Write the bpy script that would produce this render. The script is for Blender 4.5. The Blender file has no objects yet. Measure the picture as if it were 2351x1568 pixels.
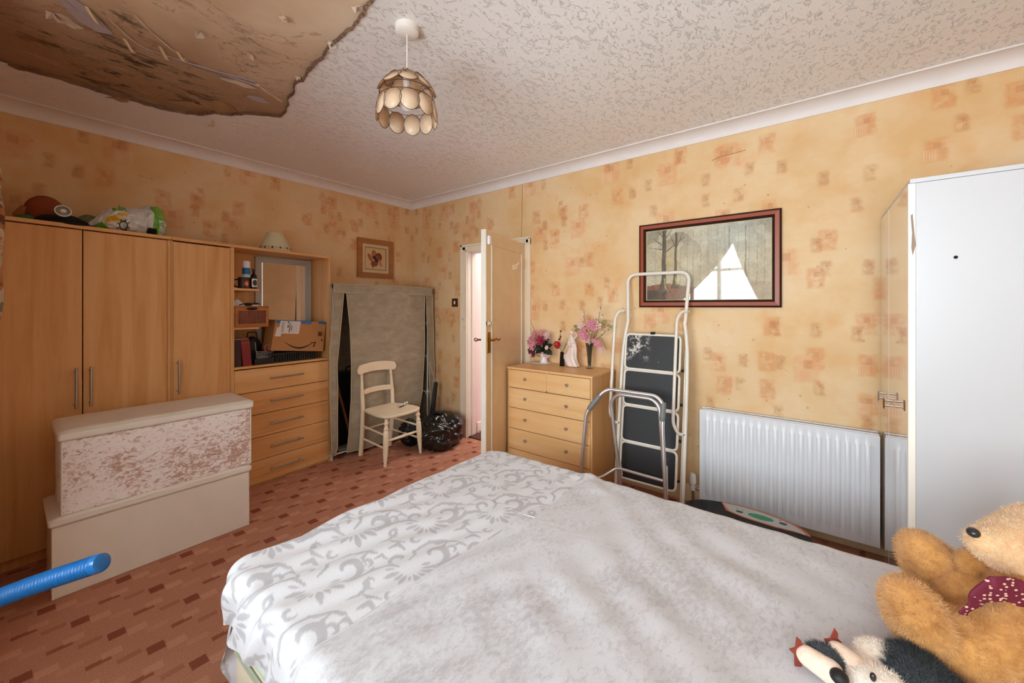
import bpy, bmesh, math, random
import numpy as np
from mathutils import Vector, Matrix, noise
random.seed(7); np.random.seed(7)
S = bpy.context.scene; COL = S.collection
R = math.radians; PI = math.pi

# ---------------------------------------------------------------- camera, light, exposure
cam_d = bpy.data.cameras.new('camera'); cam = bpy.data.objects.new('camera', cam_d); COL.objects.link(cam)
cam_d.sensor_width = 36.0; cam_d.lens = 900/2351*36; cam_d.shift_y = -(784-703)/2351; cam_d.clip_start = 0.02
cam.location = (0, 0, 1.40); cam.rotation_euler = (R(90), 0, R(37.58-90)); S.camera = cam
w = bpy.data.worlds.new('sky'); S.world = w; w.use_nodes = True
w.node_tree.nodes['Background'].inputs[0].default_value = (0.80, 0.90, 1.0, 1)
w.node_tree.nodes['Background'].inputs[1].default_value = 3.0
def area(name, loc, rot, sx, sy, power, col):
    l = bpy.data.lights.new(name, 'AREA'); l.shape = 'RECTANGLE'; l.size = sx; l.size_y = sy; l.energy = power; l.color = col
    o = bpy.data.objects.new(name, l); COL.objects.link(o); o.location = loc; o.rotation_euler = rot; return o
area('window_daylight', (-3.6, 0.9, 1.05), (R(90), 0, R(-90)), 8.0, 4.1, 2300, (0.885, 0.93, 1.0))
S.cycles.diffuse_bounces = 8; S.cycles.max_bounces = 14; S.cycles.transparent_max_bounces = 16
area('hall_daylight', (3.9, 2.2, 2.5), (0, 0, 0), 1.0, 1.6, 36, (1.0, 0.98, 0.97))
S.view_settings.view_transform = 'Standard'; S.view_settings.look = 'None'; S.view_settings.gamma = 1
S.view_settings.exposure = 0.11; S.view_settings.use_curve_mapping = False

# ---------------------------------------------------------------- material helpers
def lin(c):
    if isinstance(c, str): c = [int(c[i:i+2], 16)/255 for i in (0, 2, 4)]
    return tuple((x/12.92 if x <= 0.04045 else ((x+0.055)/1.055)**2.4) for x in c[:3]) + (1.0,)
class NT:
    def __init__(s, name):
        s.m = bpy.data.materials.new(name); s.m.use_nodes = True; s.t = s.m.node_tree; s.t.nodes.clear()
        s.out = s.t.nodes.new('ShaderNodeOutputMaterial')
    def n(s, typ, ins=None, **props):
        nd = s.t.nodes.new('ShaderNode'+typ)
        for k, v in props.items(): setattr(nd, k, v)
        for k, v in (ins or {}).items(): s.put(nd.inputs[k], v)
        return nd
    def put(s, sock, v):
        if isinstance(v, bpy.types.NodeSocket): s.t.links.new(v, sock)
        elif isinstance(v, str): sock.default_value = lin(v)
        else: sock.default_value = v
    def m_(s, op, a, b=0.0, c=0.0, clamp=False):
        nd = s.n('Math', operation=op, use_clamp=clamp)
        s.put(nd.inputs[0], a); s.put(nd.inputs[1], b)
        if len(nd.inputs) > 2: s.put(nd.inputs[2], c)
        return nd.outputs[0]
    def add(s, a, b): return s.m_('ADD', a, b)
    def sub(s, a, b): return s.m_('SUBTRACT', a, b)
    def mul(s, a, b): return s.m_('MULTIPLY', a, b)
    def mix(s, f, a, b, blend='MIX'):
        nd = s.n('Mix', data_type='RGBA', blend_type=blend, clamp_factor=True)
        s.put(nd.inputs[0], f); s.put(nd.inputs[6], a); s.put(nd.inputs[7], b); return nd.outputs[2]
    def ramp(s, f, stops, interp='LINEAR'):
        nd = s.n('ValToRGB', {0: f}); e = nd.color_ramp; e.interpolation = interp
        while len(e.elements) > 1: e.elements.remove(e.elements[0])
        for i, (p, c) in enumerate(stops):
            el = e.elements[0] if i == 0 else e.elements.new(p)
            el.position = p; el.color = lin(c) if isinstance(c, str) else (c, c, c, 1)
        return nd.outputs[0]
    def step(s, v, a, b):   # smooth 0..1 between a and b
        nd = s.n('MapRange', {0: v, 1: a, 2: b, 3: 0.0, 4: 1.0}, interpolation_type='SMOOTHSTEP'); return nd.outputs[0]
    def obj(s): return s.n('TexCoord').outputs['Object']
    def map(s, vec, scale=(1, 1, 1), rot=(0, 0, 0), loc=(0, 0, 0)):
        return s.n('Mapping', {0: vec, 1: loc, 2: rot, 3: scale}).outputs[0]
    def noise(s, vec, scale, detail=3, rough=0.5, dist=0.0):
        return s.n('TexNoise', {'Vector': vec, 'Scale': scale, 'Detail': detail, 'Roughness': rough, 'Distortion': dist}).outputs[0]
    def sep(s, vec): return s.n('SeparateXYZ', {0: vec}).outputs
    def comb(s, x=0.0, y=0.0, z=0.0): return s.n('CombineXYZ', {0: x, 1: y, 2: z}).outputs[0]
    def bump(s, h, strength=0.3, dist=0.01): return s.n('Bump', {'Height': h, 'Strength': strength, 'Distance': dist}).outputs[0]
    def bsdf(s, col, rough=0.6, metal=0.0, normal=None, **kw):
        nd = s.n('BsdfPrincipled', {'Base Color': col, 'Roughness': rough, 'Metallic': metal})
        if normal is not None: s.put(nd.inputs['Normal'], normal)
        for k, v in kw.items(): s.put(nd.inputs[k.replace('_', ' ')], v)
        s.t.links.new(nd.outputs[0], s.out.inputs[0]); return s.m
MATS = {}
def plain(name, col, rough=0.5, metal=0.0, bump=None, var=0.0, **kw):
    if name in MATS: return MATS[name]
    t = NT(name); c = lin(col) if isinstance(col, str) else col; nrm = None
    if var:
        f = t.noise(t.obj(), 9.0, 4)
        d = tuple(x*(1-var) for x in c[:3])+(1,)
        c = t.mix(t.ramp(f, [(0.35, 0.0), (0.65, 1.0)]), c, d)
    if bump: nrm = t.bump(t.noise(t.obj(), bump[0], 3), bump[1], bump[2])
    MATS[name] = t.bsdf(c, rough, metal, nrm, **kw); return MATS[name]
def rectmask(t, du, dv, hu, hv, soft):
    a = t.step(t.m_('ABSOLUTE', du), t.add(hu, soft) if not isinstance(hu, float) else hu+soft, hu)
    b = t.step(t.m_('ABSOLUTE', dv), t.add(hv, soft) if not isinstance(hv, float) else hv+soft, hv)
    return t.mul(a, b)
def wallpaper(name, axis):
    t = NT(name); o = t.obj(); x, y, z = t.sep(o)[:3]; u = t.add(x, y)
    uv = t.comb(u, z, 0.0)
    base = t.mix(t.ramp(t.noise(uv, 2.2, 5, 0.6), [(0.35, 0.0), (0.65, 1.0)]), 'E3C59D', 'D9AF79')
    base = t.mix(t.mul(t.ramp(t.noise(t.map(uv, (3, 14, 1)), 4.0, 4, 0.7), [(0.45, 0.0), (0.75, 1.0)]), 0.22), base, 'D6AE80')
    base = t.mix(t.mul(t.ramp(t.noise(uv, 6.0, 2, 0.5), [(0.56, 0.0), (0.72, 1.0)]), 0.35), base, 'DB9C5E')
    specs = [(0.262, 0.55, 0.032, 0.05, 'CF8248', 0.55, 0.0), (0.20, 0.42, 0.013, 0.032, 'B5733C', 0.5, 5.3), (0.40, 0.45, 0.055, 0.07, 'D98C5E', 0.42, 9.1)]
    wob = t.noise(uv, 16.0, 3, 0.6)
    for cell, prob, hu, hv, colr, amt, seed in specs:
        cu = t.m_('DIVIDE', t.add(u, seed), cell); cv = t.m_('DIVIDE', t.add(z, seed*0.7), cell*0.9)
        iu, iv = t.m_('FLOOR', cu), t.m_('FLOOR', cv); fu, fv = t.m_('FRACT', cu), t.m_('FRACT', cv)
        wn = t.n('TexWhiteNoise', {'Vector': t.comb(iu, iv, seed)}, noise_dimensions='3D'); r, g, b = t.sep(wn.outputs['Color'])[:3]
        du = t.mul(t.sub(fu, t.add(0.3, t.mul(r, 0.4))), cell); dv = t.mul(t.sub(fv, t.add(0.3, t.mul(g, 0.4))), cell*0.9)
        on = t.m_('LESS_THAN', b, prob)
        du2 = t.add(du, t.mul(t.sub(wob, 0.5), 0.05))
        soft = rectmask(t, du2, dv, hu, hv, 0.025)
        base = t.mix(t.mul(t.mul(soft, on), t.mul(t.step(wob, 0.25, 0.62), amt)), base, colr)
        core = rectmask(t, t.add(du, 0.006), t.sub(dv, hv*0.45), hu*0.36, hu*0.42, 0.005)
        base = t.mix(t.mul(t.mul(core, on), 0.27), base, 'AE6238')
        gx = t.m_('LESS_THAN', t.m_('FRACT', t.mul(du, 95.0)), 0.22); gz = t.m_('LESS_THAN', t.m_('FRACT', t.mul(dv, 95.0)), 0.22)
        grid = t.mul(rectmask(t, t.sub(du, hu*0.6), t.sub(dv, -hv*0.5), hu*0.8, hu*0.8, 0.004), t.m_('MAXIMUM', gx, gz))
        base = t.mix(t.mul(t.mul(grid, on), t.mul(t.m_('GREATER_THAN', r, 0.62), 0.4)), base, 'EFD8BC')
    sp = t.m_('LESS_THAN', t.n('TexVoronoi', {'Vector': uv, 'Scale': 9.0}).outputs['Distance'], 0.07)
    base = t.mix(t.mul(sp, 0.35), base, '8A5A34')
    return t.bsdf(base, 0.62, 0, t.bump(t.noise(uv, 160.0, 3), 0.12, 0.002))
def wood(name, c1, c2, c3, axis='z', rough=0.42):
    t = NT(name); o = t.obj(); sc = {'z': (9, 9, 0.55), 'x': (0.55, 9, 9), 'y': (9, 0.55, 9)}[axis]
    v = t.map(o, sc); n1 = t.noise(v, 1.6, 4, 0.6, 0.6); n2 = t.noise(t.map(o, tuple(k*6 for k in sc)), 2.5, 3, 0.6)
    c = t.ramp(n1, [(0.3, c1), (0.52, c2), (0.72, c3)]); c = t.mix(t.mul(n2, 0.28), c, c1)
    fl = t.ramp(t.noise(t.map(o, tuple(k*14 if k > 1 else k*30 for k in sc)), 3.0, 2), [(0.60, 0.0), (0.72, 1.0)])
    c = t.mix(t.mul(fl, 0.16), c, '8C5A30')
    return t.bsdf(c, rough, 0, t.bump(n2, 0.04, 0.002), Specular_IOR_Level=0.4)
M = {}
M['wall_l'] = wallpaper('wallpaper_left', 'x'); M['wall_r'] = wallpaper('wallpaper_right', 'y')
M['beech'] = wood('beech_laminate', 'CB9155', 'DBA86E', 'E2B47E'); M['beech_x'] = wood('beech_laminate_across', 'CB9155', 'DBA86E', 'E2B47E', 'x')
M['maple'] = wood('pale_maple_laminate', 'D7A56C', 'E2B580', 'E9C391', 'y'); M['maple_z'] = wood('pale_maple_upright', 'D09A60', 'DBA971', 'E0B27D', 'z')
M['white'] = plain('white_gloss_paint', 'E6DED2', 0.32, var=0.04); M['cream'] = plain('cream_paint', 'EFE0C8', 0.35, var=0.04, bump=(60, 0.1, 0.002))
M['cream_dark'] = plain('old_cream_gloss', 'E3C9A0', 0.26, var=0.06)
M['steel'] = plain('brushed_steel', 'A9A39B', 0.3, 0.9); M['chrome'] = plain('chrome', 'D9D9DC', 0.12, 1.0); M['alu'] = plain('aluminium_tube', 'DEDCDE', 0.36, 0.85)
M['black'] = plain('black_plastic', '0E0D0D', 0.45); M['gap'] = plain('dark_gap', '1A0F08', 0.9)
M['ladderw'] = plain('ladder_white_enamel', 'E6DED2', 0.35, var=0.05); M['grip'] = plain('grey_vinyl_grip', '77797A', 0.5)
M['radw'] = plain('radiator_white_enamel', 'DDDEE4', 0.3); M['lamw'] = plain('white_laminate', 'C7C7CC', 0.35, bump=(220, 0.05, 0.001))
M['brass'] = plain('worn_brass', 'A8752A', 0.3, 0.9)
M['cove'] = plain('white_cove_paint', 'E6DEDC', 0.6, bump=(14, 0.08, 0.004), var=0.04)
def ceiling_mat():
    t = NT('textured_ceiling'); o = t.obj(); v = t.map(o, (1, 1.25, 1), (0, 0, 0.5))
    a = t.ramp(t.noise(t.map(o, (1, 1.7, 1), (0, 0, 0.5)), 26.0, 4, 0.6, 0.9), [(0.56, 0.0), (0.65, 0.9), (0.75, 1.0)]); b = t.noise(v, 70.0, 2)
    c = t.mix(t.ramp(t.noise(o, 0.9, 2), [(0.3, 0.0), (0.8, 1.0)]), 'EDEBEC', 'EAE5E3')
    return t.bsdf(c, 0.33, 0, t.bump(t.add(a, t.mul(b, 0.08)), 0.75, 0.0065))
M['ceil'] = ceiling_mat()
def board_mat():
    t = NT('stained_plasterboard'); o = t.obj(); x, y, z = t.sep(o)[:3]
    c = t.mix(t.ramp(t.noise(o, 2.0, 5, 0.6), [(0.35, 0.0), (0.65, 1.0)]), 'DEC8AF', 'CBAE90')
    toward = t.step(t.add(y, t.mul(t.sub(t.noise(o, 3.0, 4), 0.5), 0.8)), 1.9, 3.0)
    c = t.mix(t.mul(toward, 0.8), c, '8A6440')
    st = t.noise(o, 2.3, 6, 0.62, 0.8)
    ring = t.step(t.m_('ABSOLUTE', t.sub(st, 0.53)), 0.012, 0.0)
    c = t.mix(t.mul(ring, 0.5), c, '8A5A2C')
    mold = t.mul(t.ramp(t.noise(t.map(o, (1.0, 3.2, 1), (0, 0, 0.3)), 5.0, 6, 0.8, 0.3), [(0.535, 0.0), (0.58, 1.0)]), t.ramp(t.noise(o, 2.4, 2), [(0.42, 0.0), (0.52, 1.0)]))
    band = t.mul(t.step(y, 1.9, 2.3), t.step(x, 1.0, 0.6))
    c = t.mix(t.mul(t.mul(mold, band), 0.85), c, '1E1712')
    sc = t.ramp(t.noise(t.map(o, (1.2, 5, 1), (0, 0, 0.15)), 3.4, 7, 0.75, 0.6), [(0.56, 0.0), (0.64, 1.0)])
    c = t.mix(t.mul(t.mul(sc, toward), 0.5), c, 'BFA592')
    return t.bsdf(c, 0.75, 0, t.bump(t.noise(o, 40, 4), 0.15, 0.003))
M['board'] = board_mat()
def carpet_mat():
    t = NT('patterned_carpet'); o = t.obj(); x, y, z = t.sep(o)[:3]
    xx = t.add(x, t.mul(t.sub(t.noise(o, 120.0, 2), 0.5), 0.006)); yy = t.add(y, t.mul(t.sub(t.noise(t.map(o, (1, 1, 1), (0, 0, 0), (3, 3, 3)), 120.0, 2), 0.5), 0.006))
    n = t.noise(o, 190.0, 3, 0.7)
    c = t.mix(t.ramp(n, [(0.3, 0.0), (0.7, 1.0)]), 'A46A52', 'C8947A')
    c = t.mix(t.mul(t.ramp(t.noise(o, 1.6, 4), [(0.4, 0.0), (0.7, 1.0)]), 0.2), c, '9C6A52')
    P = 0.255; Q = 0.222
    def cells(ox, oy, hw, hh, px=P, qy=Q):
        row = t.m_('FLOOR', t.m_('DIVIDE', t.sub(yy, oy), qy))
        sh = t.mul(row, 0.087)
        du = t.mul(t.sub(t.m_('FRACT', t.m_('DIVIDE', t.sub(t.add(xx, sh), ox), px)), 0.5), px)
        dv = t.mul(t.sub(t.m_('FRACT', t.m_('DIVIDE', t.sub(yy, oy), qy)), 0.5), qy)
        return rectmask(t, du, dv, hw, hh, 0.003)
    for ox, oy, hw, hh, col, a in [(0.02, 0.03, 0.026, 0.025, '7A3524', 0.8), (0.12, 0.115, 0.034, 0.012, '7E3A28', 0.7), (0.20, 0.06, 0.034, 0.014, '8A4430', 0.4),
                                   (0.08, 0.0, 0.03, 0.022, 'CF9A80', 0.6), (0.16, 0.14, 0.028, 0.02, 'CF9A80', 0.55), (0.05, 0.17, 0.034, 0.016, 'C89078', 0.5)]:
        k = cells(ox, oy, hw, hh); c = t.mix(t.mul(k, t.mul(t.add(0.55, t.mul(n, 0.8)), a)), c, col)
    return t.bsdf(c, 0.95, 0, t.bump(n, 0.5, 0.006), Specular_IOR_Level=0.1)
M['carpet'] = carpet_mat()
def velvet_mat(name, c1, c2, scale, rot, thr, sheen=0.3, stretch=(1, 3, 1)):
    t = NT(name); o = t.obj(); v = t.map(o, stretch, rot)
    a = t.noise(v, scale, 5, 0.72, 0.9); b = t.noise(o, 4.5, 4, 0.6)
    f = t.ramp(t.add(a, t.mul(t.sub(b, 0.5), 0.55)), [(thr-0.05, 0.0), (thr+0.07, 1.0)])
    return t.bsdf(t.mix(f, c1, c2), 0.75, 0, t.bump(a, 0.35, 0.004), Sheen_Weight=sheen)
M['ottv'] = velvet_mat('pink_crushed_velvet', 'F2EAE8', 'BE9A8A', 36, (0.3, 0.9, 0.2), 0.535, 0.3, (1, 1, 1.8))
M['leather'] = plain('beige_faux_leather', 'E6DDD1', 0.5, bump=(120, 0.12, 0.002), var=0.03)
def bedv_mat():
    t = NT('silver_crushed_velvet'); o = t.obj(); x, y, z = t.sep(o)[:3]
    fine = t.noise(t.map(o, (1, 1.7, 1), (0, 0, 0.6)), 42.0, 5, 0.7, 0.4); big = t.noise(o, 2.6, 4, 0.6, 0.4); mid = t.noise(o, 9.0, 4, 0.6)
    f = t.ramp(t.add(t.mul(fine, 0.8), t.add(t.mul(big, 0.55), t.mul(mid, 0.3))), [(0.80, 0.0), (0.98, 1.0)])
    c = t.mix(t.mul(f, 0.55), 'CBCAD0', '9E9A9D')
    return t.bsdf(c, 0.7, 0, t.bump(fine, 0.3, 0.003), Sheen_Weight=0.3)
M['bedv'] = bedv_mat()
def attr_mat(name, rough=0.6, bump=None, attr='col', **kw):
    t = NT(name); c = t.n('Attribute', attribute_name=attr).outputs['Color']
    return t.bsdf(c, rough, 0, t.bump(t.noise(t.obj(), bump[0], 3), bump[1], bump[2]) if bump else None, **kw)
M['floral'] = attr_mat('floral_fleece', 0.85, (240, 0.25, 0.003), Sheen_Weight=0.3)
M['print'] = attr_mat('printed_colour', 0.45)
def canvas_mat():
    t = NT('beige_canvas'); o = t.obj(); n = t.noise(t.map(o, (1, 1, 2.2)), 7.0, 6, 0.7)
    c = t.mix(t.ramp(n, [(0.35, 0.0), (0.7, 1.0)]), 'AA9E88', '8E8371')
    wv = t.mul(t.m_('SINE', t.mul(t.sep(o)[0], 1800.0)), t.m_('SINE', t.mul(t.sep(o)[2], 1800.0)))
    return t.bsdf(c, 0.9, 0, t.bump(t.add(n, t.mul(wv, 0.1)), 0.2, 0.004))
M['canvas'] = canvas_mat(); M['piping'] = plain('pale_canvas_binding', 'B5A68C', 0.85)
def glassy(name, tint, gloss=0.08, rough=0.02):
    t = NT(name); a = t.n('BsdfTransparent', {0: lin(tint)}); b = t.n('BsdfGlossy', {0: (1, 1, 1, 1), 'Roughness': rough})
    fr = t.n('Fresnel', {'IOR': 1.5}); f = t.m_('MULTIPLY', fr.outputs[0], gloss/0.04)
    mx = t.n('MixShader', {0: f, 1: a.outputs[0], 2: b.outputs[0]}); t.t.links.new(mx.outputs[0], t.out.inputs[0]); return t.m
M['glass'] = glassy('clear_glass', 'F4F8F6', 0.05)
def net_mat():
    t = NT('net_curtain'); a = t.n('BsdfTransparent', {0: (1, 1, 1, 1)}); b = t.n('BsdfTranslucent', {0: (.92, .94, .96, 1)}); c = t.n('BsdfDiffuse', {0: (.85, .87, .9, 1)})
    m1 = t.n('MixShader', {0: 0.35, 1: b.outputs[0], 2: c.outputs[0]}); m2 = t.n('MixShader', {0: 0.35, 1: a.outputs[0], 2: m1.outputs[0]})
    t.t.links.new(m2.outputs[0], t.out.inputs[0]); return t.m
M['net'] = net_mat()

# ---------------------------------------------------------------- geometry helpers
def frame(axis):
    a = Vector(axis).normalized(); h = Vector((0, 0, 1)) if abs(a.z) < 0.9 else Vector((1, 0, 0))
    x = h.cross(a).normalized(); return x, a.cross(x).normalized(), a
class MB:
    def __init__(s): s.v = []; s.f = []; s.m = []; s.c = None
    def add(s, vs, fs, mi=0):
        k = len(s.v); s.v += [tuple(p) for p in vs]; s.f += [tuple(i+k for i in f) for f in fs]; s.m += [mi]*len(fs); return s
    def q(s, x0, x1, y0, y1, z0, z1, mi=0):
        vs = [(x, y, z) for z in (z0, z1) for y in (y0, y1) for x in (x0, x1)]
        return s.add(vs, [(0, 2, 3, 1), (4, 5, 7, 6), (0, 1, 5, 4), (2, 6, 7, 3), (0, 4, 6, 2), (1, 3, 7, 5)], mi)
    def bar(s, a, b, wx, wz, up=(0, 0, 1), mi=0):
        a, b = Vector(a), Vector(b); d = (b-a).normalized(); x = d.cross(Vector(up)).normalized(); z = x.cross(d)
        vs = [p+x*sx*wx/2+z*sz*wz/2 for p in (a, b) for sz in (-1, 1) for sx in (-1, 1)]
        return s.add(vs, [(0, 2, 3, 1), (4, 5, 7, 6), (0, 1, 5, 4), (2, 6, 7, 3), (0, 4, 6, 2), (1, 3, 7, 5)], mi)
    def tube(s, pts, r, n=10, closed=False, mi=0, flat=1.0):
        P = [Vector(p) for p in pts]; N = len(P); rr = r if isinstance(r, (list, tuple)) else [r]*N
        ts = []
        for i in range(N):
            a = P[(i-1) % N] if (closed or i) else P[0]; b = P[(i+1) % N] if (closed or i < N-1) else P[-1]
            ts.append((b-a).normalized())
        x, y, _ = frame(ts[0]); vs = []
        for i in range(N):
            y = ts[i].cross(x).normalized(); x = y.cross(ts[i]).normalized()
            vs += [P[i]+(x*math.cos(2*PI*k/n)*flat+y*math.sin(2*PI*k/n))*rr[i] for k in range(n)]
        fs = []
        for i in range(N if closed else N-1):
            j = (i+1) % N; fs += [(i*n+k, i*n+(k+1) % n, j*n+(k+1) % n, j*n+k) for k in range(n)]
        if not closed: fs += [tuple(range(n))[::-1], tuple(range((N-1)*n, N*n))]
        return s.add(vs, fs, mi)
    def cyl(s, a, b, r, n=16, mi=0): return s.tube([a, b], r, n, mi=mi)
    def lathe(s, prof, o=(0, 0, 0), axis=(0, 0, 1), n=24, mi=0, ripple=0, nr=0):
        x, y, z = frame(axis); o = Vector(o); vs = []
        for r, h in prof:
            for k in range(n):
                a = 2*PI*k/n; rr = r*(1+ripple*math.sin(nr*a)); vs.append(o+x*math.cos(a)*rr+y*math.sin(a)*rr+z*h)
        fs = [(i*n+k, i*n+(k+1) % n, (i+1)*n+(k+1) % n, (i+1)*n+k) for i in range(len(prof)-1) for k in range(n)]
        if prof[0][0] > 1e-6: fs.append(tuple(range(n))[::-1])
        if prof[-1][0] > 1e-6: fs.append(tuple(range((len(prof)-1)*n, len(prof)*n)))
        return s.add(vs, fs, mi)
    def ell(s, c, r, rot=None, nu=20, nv=12, mi=0):
        if isinstance(r, (int, float)): r = (r, r, r)
        c = Vector(c); Mx = rot or Matrix.Identity(3); vs = []
        for j in range(nv+1):
            t = PI*j/nv
            for k in range(nu):
                a = 2*PI*k/nu; vs.append(c+Mx@Vector((r[0]*math.sin(t)*math.cos(a), r[1]*math.sin(t)*math.sin(a), r[2]*math.cos(t))))
        fs = [(j*nu+k, (j+1)*nu+k, (j+1)*nu+(k+1) % nu, j*nu+(k+1) % nu) for j in range(nv) for k in range(nu)]
        return s.add(vs, fs, mi)
    def capsule(s, a, b, ra, rb, n=16, mi=0):
        a, b = Vector(a), Vector(b); d = (b-a); L = d.length; d.normalize(); pts = []; rr = []
        for i in range(7):
            t = PI/2*(1-i/6); pts.append(a-d*ra*math.sin(t)); rr.append(max(ra*math.cos(t), 1e-4))
        for i in range(7):
            t = PI/2*i/6; pts.append(b+d*rb*math.sin(t)); rr.append(max(rb*math.cos(t), 1e-4))
        return s.tube(pts, rr, n, mi=mi)
    def prism(s, poly, h0, h1, X=(1, 0, 0), Y=(0, 1, 0), O=(0, 0, 0), mi=0):
        X, Y, O = Vector(X), Vector(Y), Vector(O); Z = X.cross(Y).normalized(); n = len(poly)
        vs = [O+X*p[0]+Y*p[1]+Z*h for h in (h0, h1) for p in poly]
        return s.add(vs, [tuple(range(n))[::-1], tuple(range(n, 2*n))]+[(i, (i+1) % n, n+(i+1) % n, n+i) for i in range(n)], mi)
    def grid(s, fn, nu, nv, mi=0):
        vs = [fn(i/nu, j/nv) for j in range(nv+1) for i in range(nu+1)]
        return s.add(vs, [(j*(nu+1)+i, j*(nu+1)+i+1, (j+1)*(nu+1)+i+1, (j+1)*(nu+1)+i) for j in range(nv) for i in range(nu)], mi)
    def xf(s, Mx): s.v = [tuple(Mx@Vector(p)) for p in s.v]; return s
    def build(s, name, mat, parent=None, W=False, smooth=True, bev=0, solid=0, loc=None, sub=0, angle=38):
        vs = s.v
        if W and parent is not None:
            Mi = XF[parent.name].inverted(); vs = [tuple(Mi@Vector(p)) for p in vs]
        if W and loc is not None: vs = [tuple(Vector(p)-Vector(loc)) for p in vs]
        me = bpy.data.meshes.new(name); me.from_pydata(vs, [], s.f)
        for x in (mat if isinstance(mat, (list, tuple)) else [mat]): me.materials.append(x)
        if any(s.m): me.polygons.foreach_set('material_index', s.m)
        if smooth:
            me.polygons.foreach_set('use_smooth', [True]*len(me.polygons)); me.set_sharp_from_angle(angle=R(angle))
        if s.c is not None:
            a = me.color_attributes.new('col', 'FLOAT_COLOR', 'POINT'); a.data.foreach_set('color', np.asarray(s.c, dtype=np.float32).ravel())
        o = bpy.data.objects.new(name, me); COL.objects.link(o)
        if bev:
            b = o.modifiers.new('bevel', 'BEVEL'); b.width = bev; b.segments = 2; b.limit_method = 'ANGLE'; b.angle_limit = R(35); b.harden_normals = True
        if solid:
            b = o.modifiers.new('thickness', 'SOLIDIFY'); b.thickness = solid; b.offset = 0
        if sub:
            b = o.modifiers.new('smooth', 'SUBSURF'); b.levels = sub; b.render_levels = sub
        if parent is not None: o.parent = parent; XF[o.name] = XF[parent.name]
        elif loc is not None: o.location = loc; XF[o.name] = Matrix.Translation(loc)
        else: XF[o.name] = Matrix.Identity(4)
        return o
XF = {}
def thing(name, label, cat, loc=(0, 0, 0), rz=0, group=None):
    o = bpy.data.objects.new(name, None); COL.objects.link(o); o.empty_display_size = 0.05
    o.location = loc; o.rotation_euler = (0, 0, rz); XF[o.name] = Matrix.Translation(loc)@Matrix.Rotation(rz, 4, 'Z')
    return tag(o, label, cat, group)
def tag(o, label, cat, group=None):
    o['label'] = label; o['category'] = cat
    if group: o['group'] = group
    return o
def struct(o): o['kind'] = 'structure'; return o
def dup(src, parent=None, loc=None, rot=None):
    c = src.copy(); COL.objects.link(c); XF[c.name] = XF.get(src.name, Matrix.Identity(4))
    if parent is not None: c.parent = parent
    if loc is not None: c.location = loc
    if rot is not None: c.rotation_euler = rot
    for ch in src.children: dup(ch, c)
    return c
def fillet(pts, r, n=6, closed=False):
    P = [Vector(p) for p in pts]; out = []; N = len(P)
    for i in range(N):
        if not closed and i in (0, N-1): out.append(P[i]); continue
        a, p, b = P[i-1], P[i], P[(i+1) % N]; da, db = (a-p), (b-p); rr = min(r, da.length*0.48, db.length*0.48)
        s0, s1 = p+da.normalized()*rr, p+db.normalized()*rr
        for k in range(n+1):
            t = k/n; out.append(s0*(1-t)**2+p*2*t*(1-t)+s1*t*t)
    return out
def nz(x, y, z=0.0, s=1.0): return noise.noise(Vector((x*s, y*s, z*s)))
# ================================================================ ROOM SHELL
XW, YW, CZ = 3.03, 3.857, 2.64
struct(MB().q(-0.8, 3.2, -1.05, 4.0, -0.06, 0).build('floor', M['carpet'], smooth=False))
b = MB(); b.q(XW, 3.15, -1.05, 2.165, 0, 2.75); b.q(XW, 3.15, 2.94, 4.0, 0, 2.75); b.q(XW, 3.15, 2.165, 2.94, 1.99, 2.75)
struct(b.build('wall_right', M['wall_r'], smooth=False))
struct(MB().q(-0.2, XW, YW, 4.0, 0, 2.75).build('wall_left', M['wall_l'], smooth=False))
struct(MB().q(-0.8, XW, -1.05, -0.93, 0, 2.75).build('wall_back', M['wall_l'], smooth=False))
b = MB(); b.q(-0.2, -0.06, 2.42, YW, 0, 2.75); b.q(-0.9, -0.2, 2.42, 2.55, 0, 2.75)
b.q(-0.9, -0.76, -1.05, 2.42, 0, 0.82); b.q(-0.9, -0.76, -1.05, 2.42, 2.42, 2.75); b.q(-0.9, -0.76, -1.05, -0.75, 0.82, 2.42); b.q(-0.9, -0.76, 2.15, 2.42, 0.82, 2.42)
struct(b.build('wall_window', M['wall_r'], smooth=False))
# window in the bay, behind the camera
wn = struct(thing('window_1', 'white framed bay window', 'window')); del wn['category']
b = MB(); b.q(-0.86, -0.78, -0.75, 2.15, 0.82, 0.88); b.q(-0.86, -0.78, -0.75, 2.15, 2.36, 2.42)
for y in (-0.75, 0.2, 1.15, 2.10): b.q(-0.86, -0.78, y, y+0.05, 0.82, 2.42)
b.q(-0.85, -0.79, -0.75, 2.15, 1.95, 1.99)
b.build('window_frame', M['white'], wn, bev=0.004)
for y in (-0.70, 0.25, 1.20): MB().q(-0.825, -0.82, y, y+0.9, 0.88, 2.36).build('pane', M['glass'], wn, smooth=False)
MB().q(-0.84, -0.64, -0.8, 2.2, 0.80, 0.83).build('window_sill', M['white'], wn, bev=0.006)
def net(u, v):
    y = -0.8+3.0*u; return (-0.68+0.012*math.sin(y*95)+0.006*math.sin(y*41+1), y, 0.72+1.62*v)
tag(MB().grid(net, 700, 6).build('net_curtain', M['net']), 'white net curtain hanging across the bay window', 'curtain')
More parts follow.
